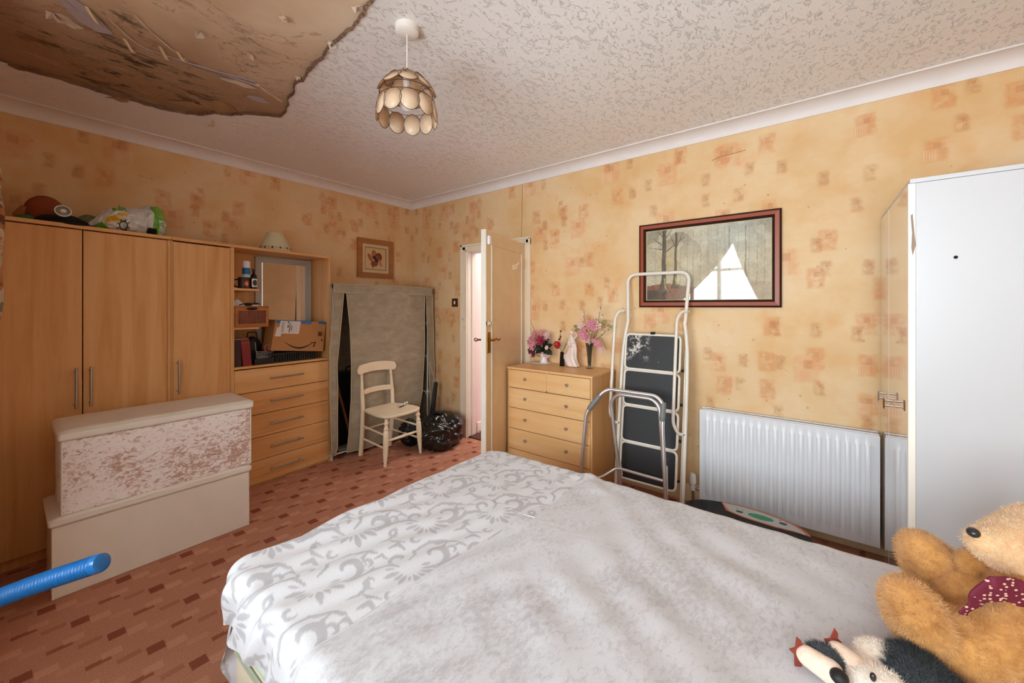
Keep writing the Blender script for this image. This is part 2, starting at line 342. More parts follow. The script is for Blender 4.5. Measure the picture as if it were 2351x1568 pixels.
def curtain_mat():
    t = NT('patterned_curtain'); o = t.obj(); n = t.noise(o, 9.0, 4, 0.6)
    c = t.ramp(n, [(0.36, '7B4A33'), (0.43, 'C98A5A'), (0.5, 'E2CFB2'), (0.56, '8F8672'), (0.62, 'C9A37C'), (0.7, '8C3B2A')], 'CONSTANT')
    t.bsdf(c, 0.85); d_ = t.t.nodes['Principled BSDF']; tr = t.n('BsdfTranslucent', {0: t.mix(0.5, c, 'FFF6E8')}); mx = t.n('MixShader', {0: 0.45, 1: d_.outputs[0], 2: tr.outputs[0]}); t.t.links.new(mx.outputs[0], t.out.inputs[0]); return t.m
M['curtain'] = curtain_mat()
def drape(name, top, bot, mid, lab, x0=-0.60, z0=0.5, z1=2.40):
    def fn(u, v):
        z = z1-(z1-z0)*v; k = min(1, v/0.62)
        a = top[0]+(bot[0]-top[0])*(k**mid[0]); c = top[1]+(bot[1]-top[1])*(k**mid[1]); y = a+(c-a)*u
        return (x0+0.03*math.sin(u*70)*(0.6+0.4*v), y, z-0.022*abs(math.sin(u*18)))
    return tag(MB().grid(fn, 220, 30).build(name, M['curtain'], solid=0.004), lab, 'curtain')
drape('patterned_curtain', (0.30, 0.955), (0.28, 0.50), (1, 1.25), 'patterned curtain drawn back on the near side of the bay window')
drape('patterned_curtain', (0.945, 2.2), (1.98, 2.2), (1.35, 1), 'patterned curtain swept towards the far side of the bay window')
def sliver(u, v):
    z = 2.36-2.0*v; y = 2.455+0.30*u; v = min(1, max(0, (2.06-z)/0.95))
    return (-0.052+0.012*math.sin(u*30)+0.042*math.sin(min(1, v*6)*PI/2)*max(0, 1-(max(0, v-0.55)/0.45)**2)*math.sin(PI*min(1, 0.15+u))+0.004*math.sin(z*19), y, z)
tag(MB().grid(sliver, 50, 40).build('patterned_curtain', M['curtain'], solid=0.004), 'edge of a floral patterned curtain hanging beside the tall wardrobe', 'curtain')

# ceiling: textured skin with a torn opening, plasterboard above
hole = [(-0.05, 0.9), (0.90, 1.0), (0.915, 1.395), (0.955, 1.85), (0.995, 2.25), (1.012, 2.36), (1.06, 2.52), (1.10, 2.68), (1.105, 2.76), (1.02, 2.83), (0.90, 2.98), (0.80, 3.10), (0.72, 3.19), (0.60, 3.235), (0.46, 3.25), (0.36, 3.262), (0.2, 3.25), (0.05, 3.27), (-0.05, 3.26)]
def rough(poly, amp, step):
    out = []
    for i, p in enumerate(poly):
        a = Vector(p+(0,)); c = Vector(poly[(i+1) % len(poly)]+(0,)); n = max(1, int((c-a).length/step)); d = (c-a); nr = Vector((-d.y, d.x, 0)).normalized()
        for k in range(n):
            q = a+d*k/n; q = q+nr*amp*(nz(q.x, q.y, 0.3, 9)+0.5*nz(q.x, q.y, 1.3, 31)); out.append((q.x, q.y))
    return out
hp = rough(hole, 0.02, 0.03)
bm = bmesh.new(); es = []
for ring in ([(-0.9, -1.05), (3.15, -1.05), (3.15, 4.0), (-0.9, 4.0)], hp):
    vs = [bm.verts.new((x, y, CZ)) for x, y in ring]; es += [bm.edges.new((vs[i], vs[(i+1) % len(vs)])) for i in range(len(vs))]
bmesh.ops.triangle_fill(bm, use_beauty=True, edges=es)
# remove faces that fell inside the hole
def inside(x, y, P):
    c = False; j = len(P)-1
    for i in range(len(P)):
        if (P[i][1] > y) != (P[j][1] > y) and x < (P[j][0]-P[i][0])*(y-P[i][1])/(P[j][1]-P[i][1])+P[i][0]: c = not c
        j = i
    return c
bmesh.ops.delete(bm, geom=[f for f in bm.faces if inside(f.calc_center_median().x, f.calc_center_median().y, hp)], context='FACES')
r_ = bmesh.ops.extrude_face_region(bm, geom=bm.faces[:]); bmesh.ops.translate(bm, vec=(0, 0, 0.012), verts=[g for g in r_['geom'] if isinstance(g, bmesh.types.BMVert)])
bmesh.ops.recalc_face_normals(bm, faces=bm.faces[:])
me = bpy.data.meshes.new('ceiling'); bm.to_mesh(me); bm.free(); me.materials.append(M['ceil']); me.materials.append(plain('torn_edge', '8A6A55', 0.8, var=0.35))
for p_ in me.polygons:
    if abs(p_.normal.z) < 0.5: p_.material_index = 1
ceil = bpy.data.objects.new('ceiling', me); COL.objects.link(ceil); struct(ceil); XF['ceiling'] = Matrix.Identity(4)
MB().q(-0.9, 3.15, -1.05, 4.0, CZ+0.012, CZ+0.10).build('plasterboard', M['board'], ceil, smooth=False)
# torn edge, flaps, scraps and nails on the exposed board
scrap = plain('torn_paper', 'D8C6B4', 0.8, var=0.15); tan = plain('torn_brown_paper', 'B08A66', 0.8, var=0.25); lil = plain('lilac_paper_residue', 'B5AAB0', 0.7, var=0.15)
edge = plain('torn_edge', '8A6A55', 0.8, var=0.35)
b = MB()
hp2 = hp+hp[:1]
for i in range(len(hp)):
    x, y = hp[i]
    if x < 0: continue
    x2, y2 = hp2[i+1]; 
    if x2 < 0: continue
    wdt = 0.003+0.004*(nz(x, y, 5, 14)+0.5); cx_, cy_ = x-0.45, y-2.2; l = math.hypot(cx_, cy_); nx, ny = cx_/l, cy_/l
    b.add([(x-nx*0.004, y-ny*0.004, CZ-0.002), (x2-nx*0.004, y2-ny*0.004, CZ-0.002), (x2+nx*wdt, y2+ny*wdt, CZ-0.006-0.01*abs(nz(x2, y2, 2, 20))), (x+nx*wdt, y+ny*wdt, CZ-0.006-0.01*abs(nz(x, y, 2, 20)))], [(0, 1, 2, 3)])
b.build('torn_edge', edge, ceil, solid=0.002)
def flake(cx_, cy_, s, mt, droop=0.012, n=9, elong=1.0, ang=0.0, z=CZ+0.0105):
    P = [(cx_, cy_, z)]; rnd = random.Random(int(cx_*1000+cy_*77))
    for k in range(n):
        a = 2*PI*k/n; r = s*(0.55+0.65*rnd.random()); dx, dy = r*math.cos(a)*elong, r*math.sin(a)
        P.append((cx_+dx*math.cos(ang)-dy*math.sin(ang), cy_+dx*math.sin(ang)+dy*math.cos(ang), z-droop*rnd.random()))
    return MB().add(P, [(0, 1+k, 1+(k+1) % n) for k in range(n)]).build('paper_scrap', mt, ceil, smooth=False, solid=0.0015)
for x, y, s in [(0.736, 1.808, 0.022), (0.549, 2.212, 0.024), (0.747, 2.206, 0.016), (0.947, 1.80, 0.024), (0.977, 2.218, 0.015), (0.897, 1.5, 0.03), (0.129, 2.576, 0.03)]: flake(x, y, s, scrap, 0.03)
for x, y, s, e, a, m_, z in [(0.817, 2.939, 0.085, 1.1, 0.3, tan, CZ+0.0105), (0.70, 3.06, 0.05, 1.8, -0.6, tan, CZ+0.0105), (0.852, 3.10, 0.045, 1.0, 0.8, scrap, CZ+0.012), (0.418, 3.285, 0.032, 1.5, -0.1, tan, CZ-0.006), (0.195, 2.458, 0.05, 3.0, 0.85, lil, CZ+0.0105), (0.182, 2.60, 0.03, 2.0, 0.9, scrap, CZ+0.0105), (0.94, 2.66, 0.04, 1.5, -0.4, lil, CZ+0.0105), (0.80, 2.55, 0.03, 2.6, -0.2, scrap, CZ+0.0105)]: flake(x, y, s, m_, 0.006, 11, e, a, z)
def strip(a, c, wd, mt, curl=0.0, z=CZ+0.011):
    a, c = Vector(a+(0,)), Vector(c+(0,)); d = (c-a); nr = Vector((-d.y, d.x, 0)).normalized(); n = 16; vs = []
    for i in range(n+1):
        t = i/n; p = a+d*t; ww = wd*(0.5+0.8*abs(nz(p.x, p.y, 3, 12)+0.35)); zz = z-curl*math.sin(PI*t)-0.002
        j = nr*0.01*nz(p.x, p.y, 8, 8); vs += [p+nr*ww+j+Vector((0, 0, zz)), p-nr*ww+j+Vector((0, 0, zz+0.001))]
    MB().add(vs, [(2*i, 2*i+2, 2*i+3, 2*i+1) for i in range(n)]).build('paper_strip', mt, ceil, solid=0.001)
strip((0.418, 2.58), (0.90, 2.50), 0.012, lil); strip((0.62, 2.545), (0.86, 2.47), 0.016, lil); strip((0.275, 2.428), (0.42, 2.575), 0.004, scrap, 0.008); strip((0.34, 2.31), (0.53, 2.50), 0.004, scrap, 0.008)
strip((0.87, 2.49), (1.04, 2.58), 0.010, scrap); strip((0.10, 2.30), (0.22, 2.50), 0.014, lil)
def curl(x, y, L, a, mt):
    vs = []; n = 10
    for i in range(n+1):
        t = i/n; px, py = x+L*t*math.cos(a)+0.012*math.sin(PI*t), y+L*t*math.sin(a); z = CZ+0.0105-0.035*math.sin(PI*t*0.9)
        vs += [(px-0.006, py+0.004, z), (px+0.006, py-0.004, z-0.003)]
    MB().add(vs, [(2*i, 2*i+2, 2*i+3, 2*i+1) for i in range(n)]).build('peeling_strip', mt, ceil, solid=0.001)
peel = plain('peeling_paper', 'D9BE96', 0.8, var=0.1)
curl(0.345, 2.55, 0.07, 0.9, peel); curl(0.46, 2.49, 0.07, 1.0, peel); curl(0.21, 2.40, 0.08, 1.0, peel); curl(0.52, 2.47, 0.03, 0.4, peel); curl(0.852, 3.16, 0.11, 1.55, peel)

# cove mouldings and skirting
def cove_prof():
    P = [(0, 0), (0.007, 0)]
    for i in range(11):
        t = PI/2*i/10; P.append((0.009+0.083*(1-math.cos(t)), 0.006+0.060*math.sin(t)))
    return P+[(0.10, 0.066), (0.10, 0.0745), (0, 0.0745)]
pr = cove_prof()
def cove(name, O, X, L): # O on the wall, X points into the room
    X = Vector(X); Y = Vector((0, 0, 1)); return struct(MB().prism(pr, 0, L, X, Y, O).build(name, M['cove'], angle=30))
cove('trim_1', (XW, YW, 2.5655), (0, -1, 0), 3.2)   # along the left wall
cove('trim_2', (XW, -0.93, 2.5655), (-1, 0, 0), 4.79) # along the right wall
struct(MB().prism(pr, 0, 3.1, (0, 1, 0), (0, 0, 1), (-0.07, -0.93, 2.5655)).build('trim_3', M['cove'], angle=30))
skp = [(0, 0), (0.018, 0), (0.018, 0.085), (0.012, 0.10), (0.012, 0.108), (0.004, 0.118), (0, 0.118)]
def skirt(name, O, X, L): return struct(MB().prism(skp, 0, L, Vector(X), (0, 0, 1), O).build(name, M['cream_dark'], angle=30))
skirt('baseboard_right', (XW, -0.93, 0), (-1, 0, 0), 3.0); skirt('baseboard_right', (XW, 3.03, 0), (-1, 0, 0), 0.82)
skirt('baseboard_left', (XW, YW, 0), (0, -1, 0), 3.05)

# hallway beyond the door
hw = plain('hall_wall_paint', 'E9DEDC', 0.7); hc = plain('hall_red_carpet', 'B0605C', 0.95, var=0.3, bump=(200, 0.4, 0.004))
b = MB(); b.q(3.15, 5.2, 2.955, 3.05, 0, 2.7); b.q(5.1, 5.2, -0.2, 2.955, 0, 2.7); b.q(3.15, 5.2, 1.0, 1.1, 0, 2.7)
struct(b.build('wall_hall', hw, smooth=False)); struct(MB().q(3.15, 5.2, 1.0, 3.05, -0.05, 0.004).build('floor_hall', hc, smooth=False)); struct(MB().q(3.15, 5.2, 1.0, 3.05, 2.7, 2.75).build('ceiling_hall', hw, smooth=False))
struct(MB().prism(skp, 0, 1.9, (0, -1, 0), (0, 0, 1), (5.1, 2.955, 0)).build('baseboard_hall', M['white'], angle=30))
struct(MB().q(3.035, 3.17, 2.19, 2.92, 0, 0.012).build('threshold_strip', plain('dark_wood', '4A2417', 0.5), smooth=False))
cl = MB().grid(lambda u, v: (3.20+0.32*u, 2.62+0.30*v, 0.012+0.05*(0.4+nz(u*3, v*3, 2, 2.2))*math.sin(PI*u)*math.sin(PI*v)+0.01), 24, 24).build('crumpled_cloth', plain('pink_red_cloth', 'C8556A', 0.85, var=0.3, bump=(60, 0.3, 0.004)), solid=0.004)
tag(cl, 'pink red crumpled cloth on the hall floor just through the doorway', 'cloth')

# door 1: lining, architrave, open leaf
d1 = struct(thing('door_1', 'x', 'door')); del d1['category']; del d1['label']
b = MB(); b.q(3.0305, 3.16, 2.925, 2.942, 0, 1.99); b.q(3.0305, 3.16, 2.163, 2.18, 0, 1.99); b.q(3.0305, 3.16, 2.18, 2.925, 1.975, 1.992)
b.q(3.085, 3.10, 2.912, 2.926, 0, 1.975); b.q(3.085, 3.10, 2.18, 2.925, 1.962, 1.976)
b.build('door_lining', M['white'], d1, bev=0.002)
ap = [(0, 0), (0, 0.028), (0.012, 0.03), (0.022, 0.022), (0.03, 0.02), (0.062, 0.015), (0.068, 0.018), (0.078, 0.016), (0.083, 0)]
def arch(O, X, L): return MB().prism([(p[0], p[1]) for p in ap[::-1]], 0, L, X, (-1, 0, 0), O)
b = MB()
def prof_box(y0, y1, z0, z1, vert, flip):
    # stepped moulded board: three stacked strips
    for f0, f1, th in ((0, 0.3, 0.026), (0.3, 0.78, 0.017), (0.78, 1.0, 0.021)):
        if flip: f0, f1 = 1-f1, 1-f0
        if vert: b.q(XW-th, XW+0.001, y0+(y1-y0)*f0, y0+(y1-y0)*f1, z0, z1)
        else: b.q(XW-th, XW+0.001, y0, y1, z0+(z1-z0)*f0, z0+(z1-z0)*f1)
prof_box(2.93, 3.018, 0, 2.055, True, True); prof_box(2.105, 2.17, 0, 2.045, True, False); prof_box(2.105, 3.018, 1.982, 2.055, False, True)
b.build('architrave', M['cream'], d1, bev=0.003)
# leaf frame: hinge at (3.02, 2.165), opened into the room
hx, hy, ex, ey = 3.012, 2.168, 2.236, 1.972
lv = Vector((ex-hx, ey-hy, 0)); LW = lv.length; lv.normalize(); ln = Vector((0, 0, 1)).cross(lv); ln = ln if ln.y < 0 else -ln   # normal towards the camera side
LM = Matrix(((lv.x, ln.x, 0, hx), (lv.y, ln.y, 0, hy), (0, 0, 1, 0), (0, 0, 0, 1)))  # local: x along leaf, y out of visible face, z up
doorm = plain('aged_cream_gloss_door', 'E2C49A', 0.28, var=0.07)
def L(mb): return mb.xf(LM)
b = MB(); b.q(0, LW, -0.038, 0, 0.012, 1.985); L(b); leaf = b.build('door_leaf', [doorm], d1, bev=0.002)
b = MB(); e = 0.004
for x0, x1, z0, z1 in [(0, 0.085, 0.012, 1.985), (LW-0.085, LW, 0.012, 1.985), (0.085, LW-0.085, 1.88, 1.985), (0.085, LW-0.085, 0.012, 0.16)]: b.q(x0, x1, 0, e, z0, z1)
L(b).build('raised_border', doorm, leaf, bev=0.0015)
b = MB()
for x0, x1, z0, z1 in [(0.085, 0.095, 0.16, 1.88), (LW-0.097, LW-0.085, 0.16, 1.88)]: b.q(x0, x1, 0, 0.010, z0, z1)
L(b).build('bead', M['white'], leaf, bev=0.003)
MB().q(LW-0.001, LW+0.003, -0.039, 0.001, 0.012, 1.985).xf(LM).build('door_edge', M['white'], leaf, bev=0.001)
MB().q(LW-0.066, LW-0.014, 0.004, 0.009, 1.04, 1.20).xf(LM).build('lock_plate', M['brass'], leaf, bev=0.002)
def lever(sy):
    b = MB(); x = LW-0.04; b.tube([(x, sy*0.005, 1.14), (x, sy*0.045, 1.14)], 0.008, 10)
    P = [(x, sy*0.045, 1.14), (x-0.02, sy*0.048, 1.142), (x-0.04, sy*0.05, 1.148), (x-0.06, sy*0.05, 1.145), (x-0.085, sy*0.05, 1.135), (x-0.105, sy*0.05, 1.137), (x-0.112, sy*0.05, 1.146)]
    b.tube(P, [0.009, 0.008, 0.0075, 0.007, 0.0065, 0.006, 0.004], 10); return b.xf(LM)
lever(1).build('lever_handle', M['brass'], leaf)
b = MB(); x = LW-0.04; b.q(x-0.02, x+0.02, -0.046, -0.039, 1.05, 1.19); b.build('back_plate', M['chrome'], leaf) if False else None
MB().q(LW-0.066, LW-0.014, -0.046, -0.039, 1.04, 1.20).xf(LM).build('lock_plate', M['chrome'], leaf, bev=0.002)
b = MB(); b.tube([(LW-0.04, -0.045, 1.14), (LW-0.04, -0.095, 1.14)], 0.008, 10); b.ell((LW-0.04, -0.105, 1.14), (0.016, 0.018, 0.016)); b.xf(LM).build('knob', M['chrome'], leaf)
b = MB(); b.q(LW-0.09, LW+0.004, 0.004, 0.022, 1.255, 1.285); b.tube([(LW-0.10, 0.014, 1.27), (LW-0.02, 0.024, 1.27)], 0.005, 8); b.xf(LM).build('barrel_bolt', M['chrome'], leaf, bev=0.002)
MB().q(LW-0.05, LW-0.012, 0.004, 0.026, 1.87, 1.94).xf(LM).build('door_catch', plain('white_plastic', 'E8E6EE', 0.35), leaf, bev=0.008)
b = MB(); b.q(0.25, 0.285, 0.0, 0.006, 1.72, 1.765); b.tube([(0.267, 0.006, 1.735), (0.267, 0.025, 1.733), (0.267, 0.032, 1.745), (0.267, 0.03, 1.755)], 0.004, 8); b.tube([(0.262, 0.006, 1.755), (0.24, 0.03, 1.772), (0.225, 0.034, 1.785)], [0.004, 0.005, 0.006], 8)
b.xf(LM).build('coat_hook', M['cream'], leaf)
b = MB()
for z in (0.25, 1.75): b.tube([(0.0, 0.006, z), (0.0, 0.006, z+0.1)], 0.006, 8)
b.xf(LM).build('hinge', M['brass'], leaf)
b = MB(); b.q(XW-0.010, XW, 2.99, 3.006, 1.36, 1.40); b.ell((XW-0.016, 2.965, 1.17), (0.004, 0.006, 0.012)); b.ell((XW-0.016, 2.985, 1.26), (0.004, 0.008, 0.014))
b.build('keep_plate', M['chrome'], d1)
# light switch, corner pipe/crack line
t = thing('light_switch', 'small square bronze light switch with white rocker on the wallpaper left of the door', 'switch', (XW, 3.119, 1.439))
MB().q(-0.008, 0, -0.045, 0.045, -0.046, 0.046).build('switch_plate', plain('antique_bronze', '6B4426', 0.35, 0.7), t, bev=0.003)
MB().q(-0.012, -0.008, -0.011, 0.011, -0.018, 0.018).build('rocker', M['white'], t, bev=0.002)
struct(MB().tube([(XW-0.001, 2.215, 2.06), (XW-0.001, 2.208, 2.565)], 0.0022, 6).build('wall_seam', plain('seam_brown', '8A6A48', 0.8)))
struct(MB().tube([(XW-0.0005, 0.565, 2.42), (XW-0.0005, 0.50, 2.437), (XW-0.0005, 0.45, 2.437), (XW-0.0005, 0.36, 2.445)], 0.0012, 5).build('wall_crack', M['gap']))

# ================================================================ FITTED UNITS ALONG THE LEFT WALL
A37 = R(3.7)
def warp(b): b.v = [(x, y, z*(1.0065-0.0072*x)) for x, y, z in b.v]; return b
def cabroot(name, label): return thing(name, label, 'wardrobe' if 'wardrobe' in name else 'cabinet', (0, 3.343, 0), A37)
def hbar(a, c, out, parent, mt=None):
    b = MB(); a, c = Vector(a), Vector(c); d = (c-a).normalized(); b.tube([a-d*0.0, c+d*0.0], 0.0065, 12)
    for p in (a+d*0.022, c-d*0.022): b.tube([p, p+Vector(out)], 0.005, 10)
    return b.build('handle', mt or M['steel'], parent)
t = cabroot('wardrobe', 'wide two-door beech wardrobe at the left with a pair of bar handles')
b = MB(); b.q(-0.02, 0.0, 0.02, 0.40, 0, 1.835); b.q(0.666, 0.684, 0.0, 0.42, 0, 1.835); b.q(-0.02, 0.684, 0.41, 0.42, 0.0, 1.835); b.q(-0.02, 0.684, 0.03, 0.42, 0.0, 0.06); warp(b).build('carcass', M['beech'], t, smooth=False)
warp(MB().q(-0.03, 0.685, -0.012, 0.425, 1.838, 1.86)).build('top_panel', M['beech_x'], t, bev=0.004)
for x0, x1, hx_ in ((-0.03, 0.2815, 0.254), (0.2865, 0.664, 0.312)):
    d = warp(MB().q(x0, x1, 0.0, 0.018, 0.065, 1.832)).build('door', M['beech'], t, bev=0.0015); hbar((hx_, -0.035, 0.815), (hx_, -0.035, 1.048), (0, 0.035, 0), d)
warp(MB().q(-0.02, 0.664, 0.035, 0.045, 0.0, 0.06)).build('plinth', M['beech_x'], t, smooth=False)
t = cabroot('wardrobe', 'narrow single-door beech wardrobe between the two-door wardrobe and the drawers')
b = MB(); b.q(0.686, 0.693, 0.0, 0.41, 0, 1.835); b.q(1.026, 1.036, 0.0, 0.41, 0, 1.835); b.q(0.686, 1.036, 0.40, 0.41, 0, 1.835); b.q(0.686, 1.036, 0.03, 0.41, 0, 0.06); warp(b).build('carcass', M['beech'], t, smooth=False)
warp(MB().q(0.6855, 1.037, -0.012, 0.41, 1.838, 1.86)).build('top_panel', M['beech_x'], t, bev=0.004)
d = warp(MB().q(0.695, 1.024, 0.0, 0.018, 0.065, 1.829)).build('door', M['beech'], t, bev=0.0015); hbar((0.718, -0.035, 0.812), (0.718, -0.035, 1.04), (0, 0.035, 0), d)
warp(MB().q(0.694, 1.024, 0.035, 0.045, 0, 0.06)).build('plinth', M['beech_x'], t, smooth=False)
t = cabroot('drawer_cabinet', 'beech unit with five drawers below open shelves and a mirror')
b = MB(); b.q(1.037, 1.051, 0, 0.30, 0, 1.838); b.q(1.792, 1.808, 0, 0.30, 0, 1.838); b.q(1.051, 1.792, 0.29, 0.30, 0, 1.838); b.q(1.051, 1.792, 0.02, 0.29, 0.0, 0.018); warp(b).build('carcass', M['beech'], t, smooth=False)
warp(MB().q(1.0375, 1.808, -0.012, 0.305, 1.838, 1.86)).build('top_panel', M['beech_x'], t, bev=0.004)
warp(MB().q(1.051, 1.792, -0.004, 0.29, 0.925, 0.944)).build('counter', M['beech_x'], t, bev=0.002)
for z in (1.520, 1.226): warp(MB().q(1.051, 1.222, 0.0, 0.29, z, z+0.018)).build('shelf', M['beech_x'], t, bev=0.002)
zs = [0.918, 0.737, 0.558, 0.378, 0.199, 0.020]
for i in range(5):
    d = warp(MB().q(1.053, 1.790, 0.0, 0.018, zs[i+1]+0.004, zs[i]-0.001)).build('drawer', M['beech_x'], t, bev=0.0015)
    z = zs[i]-0.086; hbar((1.291, -0.032, z), (1.551, -0.032, z), (0, 0.032, 0), d)
mf = MB(); mf.q(1.308, 1.358, 0.268, 0.289, 0.98, 1.822); mf.q(1.728, 1.785, 0.268, 0.289, 0.98, 1.822); mf.q(1.358, 1.728, 0.268, 0.289, 1.771, 1.822); mf.q(1.358, 1.728, 0.268, 0.289, 0.98, 1.03)
o = mf.build('mirror_frame', plain('silver_grey_frame', 'ABA59C', 0.5, 0.0), t, bev=0.004)
t2 = NT('mirror_silver'); M['mirror'] = t2.bsdf((0.9, 0.9, 0.88, 1), 0.02, 1.0)
MB().q(1.358, 1.728, 0.276, 0.280, 1.03, 1.771).build('mirror_glass', M['mirror'], o, smooth=False)

CR = Matrix.Translation((0, 3.343, 0))@Matrix.Rotation(A37, 4, 'Z')
def cthing(name, label, cat, x, y, z, rz=0, group=None):
    p = CR@Vector((x, y, z)); return thing(name, label, cat, tuple(p), A37+rz, group)
# --- things on the shelves
zt = 1.532
t = cthing('mug', 'dark mug with an orange flame picture on the upper shelf', 'mug', 1.145, 0.075, zt)
b = MB(); b.lathe([(0.036, 0), (0.038, 0.004), (0.039, 0.09), (0.035, 0.09), (0.034, 0.01), (0.0, 0.008)], n=28); b.build('cup', plain('dark_glaze', '2A130C', 0.25), t)
def paintring(n, nv, r, z0, z1, a0, a1, fn):
    b = MB(); b.grid(lambda u, v: (r*math.cos(a0+(a1-a0)*u), r*math.sin(a0+(a1-a0)*u), z0+(z1-z0)*v), n, nv)
    b.c = [lin(fn((i % (n+1))/n, (i//(n+1))/nv)) for i in range(len(b.v))]; return b
def flame(u, v):
    d = math.hypot((u-0.55)*1.6, v-0.45)+0.15*nz(u, v, 1, 6); return 'F2A24A' if d < 0.14 else ('C8501E' if d < 0.27 else ('5A1F12' if d < 0.42 else '2A130C'))
paintring(30, 24, 0.0395, 0.008, 0.084, R(200), R(340), flame).build('picture_band', M['print'], t)
b = MB(); b.tube([(0.038*math.cos(R(150))*1, 0.038*math.sin(R(150)), 0.075), (-0.056, 0.03, 0.07), (-0.06, 0.032, 0.045), (-0.05, 0.026, 0.02), (-0.034, 0.018, 0.018)], 0.005, 8); b.build('handle', plain('dark_glaze', '2A130C', 0.25), t)
t = cthing('aerosol_can', 'tall blue aerosol can with white cap at the back of the upper shelf', 'can', 1.192, 0.15, zt)
MB().lathe([(0.026, 0), (0.028, 0.004), (0.028, 0.165), (0.024, 0.175), (0.0, 0.176)]).build('can', plain('blue_print', '1F6FA8', 0.3), t)
MB().lathe([(0.0283, 0.012), (0.0283, 0.05)]).build('label_band', plain('green_print', '7C8A2C', 0.35), t); MB().lathe([(0.0284, 0.095), (0.0284, 0.12)]).build('label_band', plain('pale_blue_print', 'BFDDE8', 0.35), t)
MB().lathe([(0.025, 0.17), (0.027, 0.175), (0.027, 0.218), (0.023, 0.226), (0, 0.227)]).build('cap', plain('white_plastic', 'E8E6EE', 0.35), t)
t = cthing('bottle', 'small black bottle with a white oval label at the shelf end', 'bottle', 1.225-0.02, 0.055, zt)
MB().lathe([(0.022, 0), (0.023, 0.004), (0.023, 0.09), (0.02, 0.108), (0.009, 0.122), (0.0085, 0.14), (0.011, 0.141), (0.011, 0.158), (0, 0.159)]).build('body', plain('black_glass', '120C0A', 0.15), t)
def oval(u, v): d = math.hypot((u-0.5)/0.5, (v-0.5)/0.5); return 'DDD9D2' if 0.72 < d or v > 0.86 or v < 0.14 else '2B2622'
paintring(24, 20, 0.0236, 0.018, 0.082, R(215), R(325), oval).build('label', M['print'], t)
t = cthing('wicker_box', 'brown bamboo slatted box sticking out over the middle shelf', 'box', 1.165, 0.075, 1.239, 0.0)
bx = wood('bamboo', '8A4A22', 'A5612F', 'B8733C', 'x', 0.5); b = MB()
b.q(-0.112, 0.118, -0.085, -0.079, 0, 0.165) if False else None
for q in [(-0.112, 0.118, -0.09, -0.078, 0.0, 0.028), (-0.112, 0.118, -0.09, -0.078, 0.128, 0.162), (-0.112, -0.092, -0.09, -0.078, 0.028, 0.128), (0.098, 0.118, -0.09, -0.078, 0.028, 0.128), (0.108, 0.118, -0.078, 0.10, 0, 0.162), (-0.112, -0.102, -0.078, 0.10, 0, 0.162), (-0.112, 0.118, 0.09, 0.10, 0, 0.162), (-0.112, 0.118, -0.08, 0.10, 0.0, 0.006)]: b.q(*q)
b.build('frame', bx, t, bev=0.002)
dk = plain('bamboo_slat', '8A4422', 0.55, var=0.25)
for i in range(19):
    x = -0.0915+0.01*i; MB().tube([(x+0.005, -0.082, 0.028), (x+0.005, -0.082, 0.128)], 0.0045, 6).build('slat', dk, t)
MB().ell((0.0, -0.0895, 0.142), (0.042, 0.003, 0.011)).build('hand_hole', M['gap'], t)
t = cthing('sunglasses', 'black mirrored sunglasses lying over the rim of the bamboo box', 'glasses', 1.165, 0.0, 1.405)
for sx in (-1, 1): MB().ell((sx*0.026, -0.012, 0.006), (0.026, 0.006, 0.014), Matrix.Rotation(R(-40), 3, 'X')).build('lens', M['chrome'] if sx > 0 else M['black'], t)
b = MB(); b.tube([(-0.055, -0.01, 0.012), (-0.03, -0.018, 0.018), (0, -0.02, 0.016), (0.03, -0.018, 0.018), (0.055, -0.01, 0.012), (0.058, 0.03, 0.0), (0.05, 0.08, -0.01)], 0.004, 8); b.tube([(-0.055, -0.01, 0.012), (-0.058, 0.03, 0.01), (-0.05, 0.09, 0.0)], 0.004, 8); b.build('frame', M['black'], t)
t = cthing('paper_napkin', 'folded white paper napkin standing in the bamboo box', 'napkin', 1.10, 0.05, 1.30)
MB().prism([(-0.045, 0), (0.048, 0), (0.045, 0.11), (0.0, 0.155), (-0.05, 0.12)], -0.004, 0.004, (1, 0, 0), (0, 0.15, 1), (0, 0, 0)).build('napkin', plain('white_paper', 'DCD6D4', 0.8), t)
t = cthing('book', 'very dark maroon book upright at the left end of the counter', 'book', 1.082, 0.02, 0.938, 0, 'books on the counter')
MB().q(-0.026, 0.024, 0.0, 0.16, 0, 0.208).build('cover', plain('dark_maroon_cloth', '33141A', 0.6), t, bev=0.003); MB().q(-0.022, 0.02, 0.005, 0.162, 0.006, 0.21).build('pages', plain('page_edge', 'B9A88E', 0.8), t)
t = cthing('book', 'dark red book leaning beside the maroon book', 'book', 1.150, 0.02, 0.938, 0, 'books on the counter')
rotb = Matrix.Rotation(R(-5), 4, 'Y')
MB().q(-0.030, 0.030, 0.0, 0.155, 0, 0.212).xf(rotb).build('cover', plain('dark_red_cloth', '7E1F1E', 0.55, var=0.15), t, bev=0.003); MB().q(-0.026, 0.026, 0.005, 0.157, 0.006, 0.214).xf(rotb).build('pages', plain('page_edge', 'B9A88E', 0.8), t)
for k in (0.175, 0.185): MB().q(-0.031, 0.031, -0.001, 0.001, k, k+0.003).xf(rotb).build('spine_rib', plain('gilt_line', '8E4A30', 0.5), t)
t = cthing('storage_crate', 'black plastic crate on the counter under the cardboard parcel', 'crate', 1.50, 0.02, 0.938)
b = MB(); 
for q in [(-0.20, 0.19, 0.0, 0.006, 0, 0.012), (-0.20, 0.19, 0.0, 0.006, 0.066, 0.082), (-0.20, -0.19, 0, 0.19, 0, 0.082), (0.18, 0.19, 0, 0.19, 0, 0.082), (-0.20, 0.19, 0.184, 0.19, 0, 0.082), (-0.2, 0.19, 0, 0.19, 0, 0.004)]: b.q(*q)
